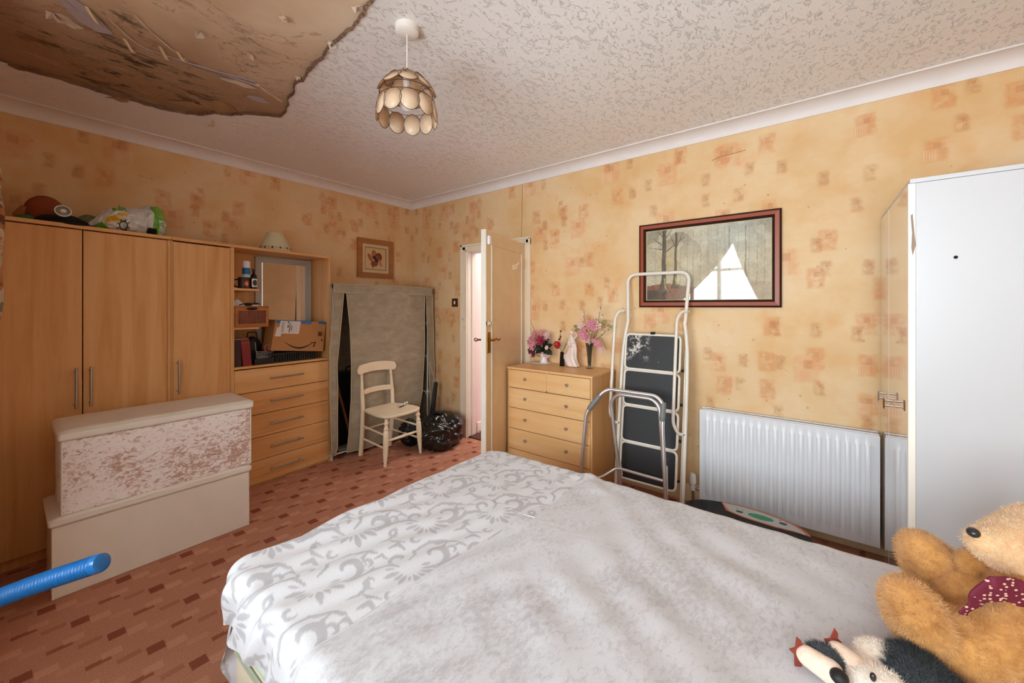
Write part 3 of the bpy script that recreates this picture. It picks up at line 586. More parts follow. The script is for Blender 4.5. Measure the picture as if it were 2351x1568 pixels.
b.build('frame', M['black'], t, bev=0.002)
for i in range(20):
    x = -0.188+0.0192*i; MB().q(x, x+0.012, 0.001, 0.005, 0.012, 0.066).build('slat', plain('crate_slat', '17181A', 0.5), t)
t = cthing('bead_tray', 'clear tray of small dark trinkets and silver beads left of the parcel', 'tray', 1.265, 0.06, 0.99)
b = MB(); b.q(-0.055, 0.06, -0.03, 0.10, 0.0, 0.005); b.q(-0.055, 0.06, -0.03, -0.026, 0.0, 0.05); b.q(-0.055, 0.06, 0.096, 0.10, 0, 0.05); b.build('tray', plain('smoky_plastic', '4A4540', 0.2), t, bev=0.001)
b = MB(); b.tube(fillet([(-0.062, -0.034, 0.13), (-0.055, -0.034, 0.055), (0.062, -0.034, 0.045), (0.055, 0.05, 0.10)], 0.01), 0.002, 6); b.tube([(-0.055, -0.034, 0.06), (-0.045, -0.034, 0.0), (0.05, -0.034, -0.002)], 0.002, 6); b.build('wire_rim', M['steel'], t)
for i in range(8): MB().ell((-0.03+0.011*i, -0.033, 0.008+0.003*math.sin(i)), 0.0042, nu=10, nv=6).build('bead', M['chrome'], t)
MB().q(-0.07, 0.07, -0.045, 0.12, -0.052, -0.001).build('black_case', M['black'], t, bev=0.006)
t = cthing('shoe_polish_tin', 'round red tin with a pale rim half hidden behind the parcel', 'tin', 1.325, 0.10, 1.045)
MB().lathe([(0.0, 0), (0.036, 0), (0.036, 0.028), (0.0, 0.028)], axis=(0.1, -1, 0.35)).build('body', plain('red_tin', '8E1B22', 0.35), t); b = MB().lathe([(0.033, 0.026), (0.037, 0.026), (0.037, 0.031), (0.033, 0.031), (0.033, 0.026)], axis=(0.1, -1, 0.35)); b.build('rim', plain('pale_rim', 'C9BDB8', 0.4), t)
t = cthing('black_handbag', 'soft black bag in the dark corner behind the tray of trinkets', 'bag', 1.25, 0.19, 0.938)
b = MB(); b.ell((0, 0, 0.11), (0.075, 0.05, 0.11)); b.v = [(x*(1+0.1*nz(x, y, z, 20)), y, max(0.0, z+0.01*nz(x, y, z, 30))) for x, y, z in b.v]; b.build('body', plain('black_leather', '0B0908', 0.5), t); MB().tube([(-0.04, 0, 0.2), (-0.03, 0, 0.25), (0.03, 0, 0.25), (0.04, 0, 0.2)], 0.005, 8).build('strap', M['black'], t)

# cardboard parcel, leaning slightly
t = cthing('cardboard_parcel', 'tilted cardboard parcel with blue tape, white label and black curved arrow', 'box', 1.305, 0.0, 1.022)
card = plain('corrugated_cardboard', 'B07A47', 0.75, var=0.06); F = [(0.0, 0.0, 0.024), (0.436, 0.0, -0.022), (0.482, 0.03, 0.236), (0.05, 0.03, 0.268)]
vs = F+[(x+0.01, y+0.17, z+0.0) for x, y, z in F]; MB().add(vs, [(0, 1, 2, 3), (5, 4, 7, 6), (1, 5, 6, 2), (4, 0, 3, 7), (3, 2, 6, 7), (4, 5, 1, 0)]).build('carton', card, t, bev=0.003)
F_ = [Vector(p) for p in F]; fn_ = (F_[1]-F_[0]).cross(F_[3]-F_[0]).normalized(); fn_ = fn_ if fn_.y < 0 else -fn_
def onf(u, v, h=0.0008): return F_[0].lerp(F_[1], u).lerp(F_[3].lerp(F_[2], u), v)+fn_*h
def fquad(name, pts, mt, h=0.001): return MB().add([onf(u, v, h) for u, v in pts], [tuple(range(len(pts)))]).build(name, mt, t, smooth=False, solid=0.0004)
fquad('label', [(0.03, 0.46), (0.13, 0.46), (0.14, 0.56), (0.465, 0.56), (0.475, 0.975), (0.095, 0.975), (0.085, 0.76), (0.045, 0.76)], plain('label_paper', 'D3CBC8', 0.6), 0.0015)
ink = plain('black_ink', '15100D', 0.6); tape = plain('blue_tape', '2F6FA8', 0.35)
fquad('tape', [(0.02, 0.90), (0.02, 1.0), (0.70, 1.0), (0.70, 0.90)], tape); fquad('tape', [(0.83, 0.915), (0.83, 1.0), (0.995, 1.0), (0.995, 0.915)], tape)
b = MB()
def mark(u0, u1, v0, v1): b.add([onf(u, v, 0.0024) for u, v in ((u0, v0), (u1, v0), (u1, v1), (u0, v1))], [(0, 1, 2, 3)])
mark(0.235, 0.252, 0.90, 0.965); mark(0.235, 0.252, 0.75, 0.85)
for k in range(16): mark(0.30+0.0, 0.325, 0.66+0.011*k, 0.665+0.011*k+0.003*(k % 2))
rr = random.Random(3)
for col in (0.13, 0.155, 0.265, 0.275, 0.36, 0.40):
    v = 0.60
    while v < 0.90: 
        h = rr.uniform(0.01, 0.03); mark(col, col+0.012 if col < 0.3 else col+0.004, v, v+h); v += h+rr.uniform(0.006, 0.02)
mark(0.85, 0.93, 0.50, 0.505); mark(0.85, 0.93, 0.66, 0.665); mark(0.85, 0.853, 0.50, 0.665); mark(0.927, 0.93, 0.50, 0.665)
for k in range(5): mark(0.862+0.013*k, 0.870+0.013*k, 0.52, 0.64)
mark(0.945, 0.95, 0.48, 0.66); mark(0.93, 0.96, 0.34, 0.40)
b.build('print', ink, t, smooth=False)
# the curved arrow
N = 40; up, lo = [], []
for i in range(N+1):
    k = i/N; u = 0.215+0.555*k; base = 0.30-0.205*math.sin(PI*min(1, k*0.93+0.02))**0.9; th = 0.008+0.055*math.sin(PI*k)**0.8*(0.6+0.4*k)
    up.append((u, base+0.02+0.02*k)); lo.append((u, base+0.02+0.02*k-th))
poly = up+lo[::-1]
b = MB(); b.add([onf(*p, 0.002) for p in up]+[onf(*p, 0.002) for p in lo], [(i, i+1, N+2+i, N+1+i) for i in range(N)])
for P in ([(0.715, 0.285), (0.83, 0.315), (0.82, 0.285), (0.735, 0.262)], [(0.83, 0.315), (0.795, 0.13), (0.775, 0.15), (0.80, 0.29)]): b.add([onf(*p, 0.002) for p in P], [(0, 1, 2, 3)])
b.build('arrow_mark', ink, t, smooth=False)

# --- things on top of the units
zT = 1.863
t = cthing('lampshade', 'cream conical lampshade with a band of small square cut-outs', 'lampshade', 1.40, 0.13, 1.852)
lsm = plain('cream_shade', 'CFC3A2', 0.6)
MB().lathe([(0.126, 0), (0.058, 0.155)], n=40).build('shade', lsm, t, solid=0.003)
for k in range(26):
    a = 2*PI*k/26; r0, r1 = 0.1195, 0.1115; m_ = plain('green_cutout', '4A4E38', 0.7) if k % 2 else plain('grey_cutout', 'B0A88C', 0.7); b = MB()
    c, s_ = math.cos, math.sin; dd = 0.065
    b.add([(r0*c(a-dd), r0*s_(a-dd), 0.018), (r0*c(a+dd), r0*s_(a+dd), 0.018), (r1*c(a+dd), r1*s_(a+dd), 0.036), (r1*c(a-dd), r1*s_(a-dd), 0.036)], [(0, 1, 2, 3)]); b.v = [(x*1.018, y*1.018, z) for x, y, z in b.v]; b.build('cut_out', m_, t, smooth=False)
t = cthing('sports_hat', 'black cap with a round silver-white badge on the wardrobe top', 'cap', 0.225, 0.10, zT)
b = MB(); b.ell((0, 0.05, 0.0), (0.125, 0.11, 0.075), nv=18); b.v = [(x, y, max(z, 0.0)+0.006*nz(x, y, z, 25)) for x, y, z in b.v]; b.build('crown', plain('black_cloth', '0C0A0A', 0.85), t)
b = MB(); b.ell((0.03, -0.06, 0.006), (0.10, 0.06, 0.012)); b.build('peak', plain('black_cloth', '0C0A0A', 0.85), t)
bd = MB().lathe([(0, 0), (0.034, 0), (0.034, 0.006), (0.030, 0.008), (0, 0.008)], (-0.012, -0.055, 0.078), (0, -1, 0.25)).build('badge', plain('grey_badge', '8C8A88', 0.4, 0.3), t)
MB().lathe([(0.029, 0.007), (0.034, 0.007), (0.034, 0.011), (0.029, 0.011), (0.029, 0.007)], (-0.012, -0.055, 0.078), (0, -1, 0.25)).build('badge_ring', plain('white_ring', 'E8E6E4', 0.3), bd)
MB().ell((-0.012, -0.066, 0.081), (0.013, 0.005, 0.011)).build('badge_centre', plain('white_ring', 'E8E6E4', 0.3), bd)
t = cthing('felt_hat', 'rust brown felt hat standing on edge behind the black cap', 'hat', 0.17, 0.25, zT)
b = MB(); b.ell((0, 0, 0.085), (0.085, 0.055, 0.105)); b.v = [(x, y, max(z, 0)) for x, y, z in b.v]; b.build('crown', plain('rust_felt', '8E4426', 0.9, var=0.2), t)
MB().tube([(-0.105, -0.02, 0.0), (-0.10, -0.02, 0.06), (-0.08, -0.02, 0.11)], [0.02, 0.022, 0.012], 10, flat=0.6).build('brim', plain('tan_felt', 'A0613A', 0.9), t)
t = cthing('green_pouch', 'small green pouch at the left end of the wardrobe top', 'pouch', 0.09, 0.17, zT)
b = MB(); b.ell((0, 0, 0.018), (0.05, 0.06, 0.035)); b.v = [(x, y, max(z, 0)) for x, y, z in b.v]; b.build('pouch', plain('green_fabric', '2F7A45', 0.8), t)
t = cthing('mesh_net', 'grey green folded mesh fabric between the cap and the shopping bag', 'fabric', 0.35, 0.235, zT)
b = MB(); b.ell((0, 0, 0.02), (0.085, 0.075, 0.085), nu=60, nv=40); b.v = [(x, y+0.01*nz(x, y, z, 14), max(0, z+0.018*nz(x, y, z, 16))) for x, y, z in b.v]
def netm():
    t_ = NT('grey_green_mesh'); o_ = t_.obj(); v_ = t_.n('TexVoronoi', {'Vector': o_, 'Scale': 90.0}).outputs['Distance']; return t_.bsdf(t_.mix(t_.ramp(v_, [(0.2, 0.0), (0.45, 1.0)]), '454B38', '7C8468'), 0.85)
b.build('mesh', netm(), t)
# shopping bag with printed patches
t = cthing('shopping_bag', 'crumpled white and green printed plastic shopping bag on the wardrobe top', 'bag', 0.50, 0.13, zT)
nu_, nv_ = 220, 110; b = MB(); cols = []
def bagp(u, v):
    a = 2*PI*v; x = -0.19+0.37*u; env = min(1, (u/0.42)**0.75)*(1.0 if u < 0.93 else math.sqrt(max(0.0, 1-((u-0.93)/0.07)**2))) if u > 0 else 0.02
    env = max(env, 0.03); h = 0.096*env*(0.93+0.1*math.sin(u*9)); d = 0.09*env; cr = 0.014*nz(u*5, math.cos(a), math.sin(a), 2.2)+0.012*abs(nz(u*9, math.cos(a)*2, math.sin(a)*2, 2.0))
    y = (d+cr)*math.cos(a); z = h+(h+cr)*math.sin(a)
    return (x+0.02*nz(u, v, 4, 5), y, max(z, 0.001)-0.0)
b.grid(bagp, nu_, nv_)
W_, G_, Y_, K_, GR = lin('CFCFCB'), lin('5FA02A'), lin('D9A92A'), lin('15201A'), lin('A9ADAB')
for j in range(nv_+1):
    for i in range(nu_+1):
        u = i/nu_; v = j/nv_; a = 2*PI*v; side = -math.cos(a); hgt = (math.sin(a)+1)/2; c = W_
        if side < -0.35: c = W_
        elif u < 0.30: c = G_ if hgt < 0.52+0.2*(0.15-u) and u > 0.02 and (u-0.02) < 0.28-0.25*hgt else W_
        if 0.22 < u < 0.44 and 0.40 < hgt < 0.66 and side > -0.2 and (hgt-0.40) < (0.44-u)*2.6: c = Y_
        if 0.36 < u < 0.46 and 0.62 < hgt < 0.74 and side > -0.2: c = Y_
        r = math.hypot((u-0.43)*0.37, (hgt-0.25)*0.12)
        if side > 0 and 0.016 < r < 0.021: c = K_
        ang = math.atan2((hgt-0.25)*0.12, (u-0.43)*0.37)
        if side > 0 and 0.021 < r < 0.030 and abs(((ang/(2*PI)*9) % 1)-0.5) > 0.36: c = K_
        if u > 0.80 and side > -0.5:
            c = G_ if (hgt > 0.52 or u < 0.86) and u < 0.985 else W_
            if hgt > 0.60 and 0.86 < u < 0.94 and (u*75) % 1 < 0.35: c = lin('B9D27A')
        if 0.73 < u < 0.84 and hgt < 0.25 and side > 0: c = K_
        if 0.32 < u < 0.36 and 0.8 < hgt < 0.93 and side > -0.6: c = G_
        if 0.38 < u < 0.47 and side > -0.6 and (0.84 < hgt < 0.88 or 0.92 < hgt < 0.96): c = G_
        cols.append(c)
b.c = cols; b.build('bag', attr_mat('printed_polythene', 0.3, (30, 0.3, 0.006)), t)
def text(s, size, Mx, mt, parent, name='lettering'):
    cu = bpy.data.curves.new(name, 'FONT'); cu.body = s; cu.size = size; cu.extrude = 0.0006; cu.align_x = 'CENTER'; cu.align_y = 'CENTER'
    o = bpy.data.objects.new('tmp', cu); COL.objects.link(o); dg = bpy.context.evaluated_depsgraph_get(); me = bpy.data.meshes.new_from_object(o.evaluated_get(dg)); bpy.data.objects.remove(o)
    me.transform(Mx); me.materials.clear(); me.materials.append(mt); q = bpy.data.objects.new(name, me); COL.objects.link(q); q.parent = parent; XF[q.name] = XF[parent.name]; return q
gi = plain('green_ink', '5FA02A', 0.4)
text('CA', 0.062, Matrix.Translation((0.148, -0.104, 0.055))@Matrix.Rotation(R(90), 4, 'X')@Matrix.Rotation(R(90), 4, 'Z'), gi, t)
text('ET', 0.05, Matrix.Translation((-0.035, -0.062, 0.15))@Matrix.Rotation(R(48), 4, 'X')@Matrix.Rotation(R(80), 4, 'Z'), gi, t)
# ================================================================ OTTOMANS
def ottoman(name, label, x0, x1, y0, y1, z0, zl, z1, body, lid, grp):
    t = thing(name, label, 'ottoman', ((x0+x1)/2, (y0+y1)/2, z0), 0, grp)
    hx, hy = (x1-x0)/2, (y1-y0)/2
    MB().q(-hx, hx, -hy, hy, 0, zl-z0).build('body', body, t, bev=0.006)
    b = MB()
    for sx, sy in ((-1, -1), (1, -1)): b.tube([(sx*(hx-0.002), sy*(hy-0.002), 0.004), (sx*(hx-0.002), sy*(hy-0.002), zl-z0)], 0.004, 8)
    b.build('corner_piping', lid, t)
    n = 0.014
    def cush(u, v):
        x, y = (u*2-1), (v*2-1); e = (1-abs(x)**14)*(1-abs(y)**8)
        return (x*(hx+n), y*(hy+n), z1-z0-0.012+0.014*max(0, e)**0.3+0.003*nz(x*2, y, z0, 2))
    MB().q(-hx-n, hx+n, -hy-n, hy+n, zl-z0+0.001, z1-z0-0.010).build('lid', lid, t, bev=0.014)
    MB().grid(cush, 50, 30).build('lid_cushion', lid, t)
    return t
ottoman('storage_ottoman', 'low beige faux leather ottoman box on the carpet at the bottom of the pair', 0.143, 0.961, 2.862, 3.235, 0, 0.344, 0.388, M['leather'], M['leather'], None)
ottoman('storage_ottoman', 'pink crushed velvet ottoman with a beige padded lid stacked on top', 0.172, 0.975, 2.868, 3.225, 0.388, 0.745, 0.80, M['ottv'], M['leather'], None)

# ================================================================ CANVAS WARDROBE
t = thing('canvas_wardrobe', 'sagging beige canvas wardrobe with a loose front flap in the corner', 'wardrobe', (2.385, 3.435, 0))
b = MB(); tw = plain('frame_white_tube', 'D5CEC2', 0.4)
X0, X1, Y0, Y1, H1 = -0.57, 0.57, 0.0, 0.36, 1.56
for x in (X0+0.0, X1-0.03):
    for y in (Y0+0.02, Y1): b.tube([(x, y, 0.0), (x, y, H1)], 0.008, 8)
for z in (0.05, 1.54):
    b.tube([(X0, Y0+0.02, z), (X1-0.03, Y0+0.02, z)], 0.008, 8); b.tube([(X0, Y1, z), (X1-0.03, Y1, z)], 0.008, 8)
for z in (0.05, 0.43, 0.83, 1.21, 1.54): b.tube([(X1-0.03, Y0+0.02, z), (X1-0.03, Y1, z)], 0.008, 8); b.tube([(X0, Y0+0.02, z), (X0, Y1, z)], 0.008, 8)
b.tube([(X1-0.17, 0.10, 0.50), (X1-0.03, 0.02, 0.43)], 0.006, 8); b.tube([(X1-0.17, 0.10, 0.93), (X1-0.03, 0.02, 0.83)], 0.006, 8)
b.build('tube_frame', tw, t)
for z in (0.05, 0.43, 0.83, 1.21):
    q = MB(); q.cyl((X1-0.055, 0.02, z), (X1-0.005, 0.02, z), 0.013, 10); q.cyl((X1-0.03, 0.02, z-0.03), (X1-0.03, 0.02, z+0.03), 0.013, 10); q.build('joint', plain('grey_white_plastic', 'C4C2C0', 0.4), t)
q = MB(); q.cyl((X0, 0.02, 0), (X0, 0.02, 0.08), 0.012, 10); q.cyl((X0-0.03, 0.02, 0.05), (X0+0.04, 0.02, 0.05), 0.013, 10); q.build('joint', plain('grey_white_plastic', 'C4C2C0', 0.4), t)
def panel(name, fn, nu, nv, mt=None): return MB().grid(fn, nu, nv).build(name, mt or M['canvas'], t, solid=0.0025)
def lerp(a, b, k): return a+(b-a)*k
def pw(pts, z):  # piecewise linear in z (descending)
    for (z0, x0), (z1, x1) in zip(pts, pts[1:]):
        if z <= z0 and z >= z1: return lerp(x0, x1, (z0-z)/(z0-z1)) if z0 != z1 else x0
    return pts[0][1] if z > pts[0][0] else pts[-1][1]
Lo = [(1.60, -0.575), (1.3, -0.58), (1.0, -0.612), (0.5, -0.605), (0.06, -0.585)]; Li = [(1.54, -0.47), (1.2, -0.51), (0.88, -0.545), (0.4, -0.538), (0.12, -0.533), (0.06, -0.55)]
Fl = [(1.54, -0.448), (1.2, -0.412), (0.87, -0.402), (0.53, -0.404), (0.25, -0.428), (0.05, -0.455)]; Fr = [(1.51, 0.482), (0.94, 0.464), (0.47, 0.428), (0.2, 0.357), (0.02, 0.245)]
Ri = [(1.51, 0.50), (1.2, 0.515), (0.69, 0.538), (0.15, 0.582)]; Ro = [(1.6, 0.588), (1.41, 0.595), (0.68, 0.62), (0.14, 0.60)]
def sl(u, v):
    z = lerp(1.56, 0.06, v); a, c = pw(Lo, z), pw(Li, z); return (lerp(a, c, u), -0.006-0.02*math.sin(PI*v)+0.006*nz(u*2, z*4, 1), z)
panel('side_strip', sl, 8, 60)
def sr(u, v):
    z = lerp(1.56, 0.16, v); a, c = pw(Ri, z), pw(Ro, z); return (lerp(a, c, u), -0.004+0.01*nz(u*2, z*5, 7), z)
panel('side_strip', sr, 8, 60)
def fl(u, v):
    zb = lerp(0.055, 0.02, u); z = lerp(1.535, zb, v); a, c = pw(Fl, z), pw(Fr, z); x = lerp(a, c, u)
    y = -0.012-0.03*math.sin(PI*u)*v-0.018*v*math.sin(u*5.5+v*1.5)+0.012*nz(x*3, z*2, 3)+0.012*v*math.sin(u*16+z*3)*(0.3+u)
    return (x, y, z)
panel('front_flap', fl, 70, 90)
def top(u, v):
    x = lerp(-0.575, 0.588, u)
    return (x, -0.016-0.004*math.sin(u*8), lerp(1.60+0.008*math.sin(u*3), 1.527-0.005*math.sin(u*9), v))
panel('valance', top, 50, 6)
MB().grid(lambda u, v: (lerp(-0.575, 0.588, u), lerp(-0.016, 0.39, v), 1.60-0.02*math.sin(PI*u)*math.sin(PI*v)), 20, 12).build('roof', M['canvas'], t, solid=0.0025)
MB().grid(lambda u, v: (-0.575-0.035*math.sin(PI*u)*math.sin(PI*v)*0, lerp(0.01, 0.39, u), lerp(1.6, 0.05, v)), 10, 20).build('side_wall', M['canvas'], t, solid=0.0025)
MB().grid(lambda u, v: (0.588+0.01*nz(u*3, v*8, 2)-0.02*math.sin(PI*v), lerp(0.0, 0.39, u), lerp(1.6, 0.05, v)), 10, 30).build('side_wall', M['canvas'], t, solid=0.0025)
MB().grid(lambda u, v: (lerp(-0.575, 0.588, u), 0.39, lerp(1.6, 0.05, v)), 6, 6).build('back_wall', M['canvas'], t, solid=0.0025)
for k, (fn, u) in enumerate([(sl, 0), (sl, 1), (sr, 0), (sr, 1), (fl, 0), (fl, 1)]):
    P = [Vector(fn(u, j/50))+Vector((0, -0.003, 0)) for j in range(51)]; MB().tube(P, 0.0055, 6, flat=1.0).build('binding', M['piping'], t)
MB().tube([Vector(fl(i/40, 1))+Vector((0, -0.003, 0)) for i in range(41)], 0.0055, 6).build('binding', M['piping'], t)
for v in (0.02, 0.98): MB().tube([Vector(top(i/40, v))+Vector((0, -0.004, 0)) for i in range(41)], 0.005, 6).build('binding', M['piping'], t)
for x, l, dx in ((-0.235, 0.13, 0.025), (0.235, 0.13, -0.02)):
    MB().tube([(x, -0.026, 1.52), (x+dx*0.2, -0.045, 1.52-l*0.5), (x+dx, -0.05, 1.52-l)], 0.004, 6, flat=0.5).build('tie', M['piping'], t)
t2_ = thing('suitcase', 'black suitcase standing in the dark inside the canvas wardrobe', 'suitcase', (2.14, 3.66, 0.06))
b = MB(); b.q(-0.22, 0.22, -0.08, 0.08, 0, 0.70); b.build('body', M['black'], t2_, bev=0.02); MB().tube(fillet([(-0.07, 0, 0.70), (-0.07, 0, 0.74), (0.07, 0, 0.74), (0.07, 0, 0.70)], 0.01), 0.008, 8).build('handle', M['black'], t2_)
tag(MB().bar((1.90, 3.54, 0.70), (2.05, 3.50, 0.062), 0.03, 0.02).build('wooden_slat', plain('reddish_wood', '6B3420', 0.5), bev=0.002), 'loose reddish wooden slat leaning behind the canvas flap', 'slat')
b = MB().grid(lambda u, v: (1.89+0.3*u, 3.46+0.30*v, 0.064+0.006*math.sin(u*9)*math.sin(v*7)), 20, 20); tag(b.build('grey_sheet', plain('grey_sheet', '8B8C80', 0.8), solid=0.003), 'flat grey sheet on the floor of the canvas wardrobe', 'sheet')

# umbrella beside it
t = thing('folded_umbrella', 'folded black umbrella with a pale cane leaning right of the canvas wardrobe', 'umbrella', (2.83, 3.25, 0.0))
b = MB(); b.tube([(0.0, 0, 0.05), (-0.01, 0, 0.25), (0.055, 0.02, 0.56), (0.062, 0.02, 0.575)], [0.012, 0.03, 0.026, 0.012], 12, flat=0.7)
b.build('canopy', plain('black_nylon', '0F0D0D', 0.6), t); MB().tube([(0.055, 0.02, 0.57), (-0.055, 0.0, 0.80)], 0.007, 8).build('shaft', plain('pale_shaft', 'A99C8A', 0.4), t)

# ================================================================ CHAIR
cp = plain('chipped_cream_paint', 'EBDABC', 0.4, var=0.06, bump=(50, 0.08, 0.002))
t = thing('painted_chair', 'old cream painted wooden chair with a curved top rail', 'chair', (2.225, 3.155, 0), R(2))
def seatpoly():
    P = []
    for x, y in [(-0.16, 0.185), (0.16, 0.185), (0.185, 0.10), (0.215, -0.10), (0.20, -0.19), (0.13, -0.228), (0, -0.24), (-0.13, -0.228), (-0.20, -0.19), (-0.215, -0.10), (-0.185, 0.10)]: P.append(Vector((x, y, 0)))
    return [(p.x, p.y) for p in fillet(P, 0.06, 5, True)]
MB().prism(seatpoly(), 0.415, 0.44).build('seat', cp, t, bev=0.008)
fp = [(0.0165, 0.41), (0.015, 0.39), (0.021, 0.378), (0.022, 0.365), (0.015, 0.355), (0.017, 0.33), (0.023, 0.322), (0.018, 0.312), (0.024, 0.295), (0.025, 0.20), (0.022, 0.12), (0.014, 0.03), (0.013, 0.0)]
for sx in (-1, 1):
    a = Vector((sx*0.175, -0.175, 0.415)); d = Vector((sx*0.2, -0.19, 0)); ax = (a-d).normalized(); L_ = (a-d).length
    MB().lathe([(r, h/0.415*L_) for r, h in fp[::-1]], d, ax, 16).build('front_leg', cp, t)
for sx in (-1, 1):
    P = [(sx*0.165, 0.225, 0.0), (sx*0.165, 0.20, 0.22), (sx*0.168, 0.185, 0.43), (sx*0.168, 0.195, 0.56), (sx*0.165, 0.208, 0.70), (sx*0.163, 0.215, 0.765)]
    b = MB(); b.tube(P[:4], [0.022, 0.021, 0.02, 0.019], 10, flat=0.9); b.build('rear_leg', cp, t)
    b = MB(); b.tube([P[3], (sx*0.1675, 0.2, 0.60), P[4], (sx*0.164, 0.210, 0.725), (sx*0.164, 0.212, 0.735), (sx*0.1635, 0.214, 0.75), P[5]], [0.019, 0.016, 0.0125, 0.011, 0.015, 0.011, 0.014], 12); b.build('back_post', cp, t)
def rail(z0, z1, w, bow, th, y0, name, droop):
    n = 26; f, k = [], []
    vs = []
    for i in range(n+1):
        u = i/n*2-1; x = u*w; y = y0+bow*(1-u*u); r = min(1, (1-abs(u))/0.14); cut = math.sqrt(max(0, 1-(1-r)**2)) if r < 1 else 1
        zt_, zb = z1-droop*u*u, z0-droop*0.9*u*u; zc = (zt_+zb)/2; hh = (zt_-zb)/2*max(0.25, cut)
        vs += [(x, y-th/2, zc-hh), (x, y-th/2, zc+hh), (x, y+th/2, zc+hh), (x, y+th/2, zc-hh)]
    fs = []
    for i in range(n): fs += [(4*i+k_, 4*i+(k_+1) % 4, 4*i+4+(k_+1) % 4, 4*i+4+k_) for k_ in range(4)]
    fs += [(3, 2, 1, 0), (4*n, 4*n+1, 4*n+2, 4*n+3)]
    return MB().add(vs, fs).build(name, cp, t, bev=0.004)
rail(0.775, 0.862, 0.215, 0.03, 0.02, 0.198, 'top_rail', 0.022); rail(0.575, 0.625, 0.16, 0.03, 0.014, 0.185, 'mid_rail', 0.006)
for sx in (-1, 1):
    for z0, z1 in ((0.285, 0.265), (0.165, 0.15)): MB().tube([(sx*0.185, -0.18, z1), (sx*0.165, 0.205, z0)], 0.009, 8).build('side_stretcher', cp, t)
b = MB(); b.tube([(-0.188, -0.182, 0.215), (-0.03, -0.182, 0.215), (-0.02, -0.182, 0.215), (-0.01, -0.182, 0.215), (0, -0.182, 0.215), (0.01, -0.182, 0.215), (0.02, -0.182, 0.215), (0.03, -0.182, 0.215), (0.188, -0.182, 0.215)], [0.009, 0.013, 0.016, 0.012, 0.016, 0.012, 0.016, 0.013, 0.009], 10); b.build('front_stretcher', cp, t)
MB().tube([(-0.165, 0.208, 0.24), (0.165, 0.208, 0.24)], 0.009, 8).build('rear_stretcher', cp, t)
t = thing('hair_clip', 'white fabric flower hair clip on the right of the chair seat', 'hair clip', (2.335, 3.12, 0.442), R(20))
MB().tube([(-0.06, -0.01, 0.006), (-0.02, -0.01, 0.008), (0.05, 0.0, 0.006)], 0.006, 8).build('clip', plain('dark_clip', '3A2A18', 0.4), t)
for i in range(6): MB().ell((-0.02+0.018*i, 0.008*math.sin(i*2), 0.016+0.004*(i % 2)), (0.014, 0.012, 0.011), nu=10, nv=6).build('petal_cluster', plain('offwhite_silk', 'DDD6C4', 0.8, var=0.1), t)

# ================================================================ BIN BAG
def crumple(b, amp, s1, s2, zmin=None):
    out = []
    for x, y, z in b.v:
        p = Vector((x, y, z)); n = p.normalized() if p.length else Vector((0, 0, 1))
        d = amp*(abs(noise.noise(p*s1))*1.6-0.5)+amp*0.6*(abs(noise.noise(p*s2+Vector((3, 1, 2))))*2-0.5)
        p = p+n*d; z_ = p.z if zmin is None else max(p.z, zmin+0.002*noise.noise(p*10)); out.append((p.x, p.y, z_))
    b.v = out; return b
t = thing('bin_bag', 'shiny black full bin bag slumped on the carpet by the doorway', 'bag', (2.70, 3.0, 0.0), R(20))
b = MB().ell((0, 0, 0), (0.26, 0.235, 0.19), nu=200, nv=120); crumple(b, 0.036, 5, 12); b.v = [(x, y, max(0.004, z+0.135)) for x, y, z in b.v]; b.v = [(x*(1+0.35*max(0, 0.12-z)/0.12*0.3), y, z) for x, y, z in b.v]
b.build('bag', plain('black_polythene', '0A0A0B', 0.22, Specular_IOR_Level=0.7), t, angle=180)
b = MB().lathe([(0.02, 0.0), (0.03, 0.03), (0.05, 0.05), (0.03, 0.06)], (0.02, 0.02, 0.27), n=24, ripple=0.3, nr=5); b.build('tied_neck', plain('black_polythene', '0A0A0B', 0.22, Specular_IOR_Level=0.7), t, solid=0.003)
t = thing('bin_bag', 'smaller dull black bag sagging behind the chair leg beside the shiny bin bag', 'bag', (2.50, 3.22, 0.0))
b = MB().ell((0, 0, 0), (0.115, 0.10, 0.14), nu=90, nv=60); crumple(b, 0.02, 10, 25); b.v = [(x, y, max(0.004, z+0.13)) for x, y, z in b.v]; b.build('bag', plain('dull_black_polythene', '0B0B0B', 0.5), t, angle=180)

# ================================================================ FLOWER PICTURE
t = thing('flower_picture', 'small square framed picture of a brown orchid on the left wall', 'picture', (2.523, YW, 1.924))
fo = wood('oak_frame', '9A6134', 'A86C3C', 'B27843', 'x', 0.5); b = MB(); h_, i_ = 0.223, 0.163
def mitre(b, o, i, y0, y1, yi=None):
    yi = y0 if yi is None else yi; c = [(-1, -1), (1, -1), (1, 1), (-1, 1)]
    for k in range(4):
        (a0, a1), (c0, c1) = c[k], c[(k+1) % 4]; ox, oz = o; ix, iz = i
        vs = [(a0*ox, y0, a1*oz), (c0*ox, y0, c1*oz), (c0*ix, yi, c1*iz), (a0*ix, yi, a1*iz)]; vs += [(x, y1, z) for x, y, z in vs]
        b.add(vs, [(0, 1, 2, 3), (7, 6, 5, 4), (0, 4, 5, 1), (1, 5, 6, 2), (2, 6, 7, 3), (3, 7, 4, 0)])
    return b
mitre(b, (h_, 0.213), (i_, 0.155), -0.024, 0, -0.018).build('frame', fo, t, bev=0.002)
mitre(MB(), (i_, 0.155), (0.135, 0.125), -0.012, -0.002).build('mount', plain('cream_mount', 'CDB592', 0.7), t, smooth=False); mitre(MB(), (0.135, 0.125), (0.126, 0.116), -0.010, -0.002, -0.007).build('slip', plain('dark_slip', '8A7048', 0.6), t, smooth=False)
b = MB(); N = 110; b.grid(lambda u, v: (-0.127+0.254*u, -0.0065, -0.117+0.234*v), N, N); cols = []
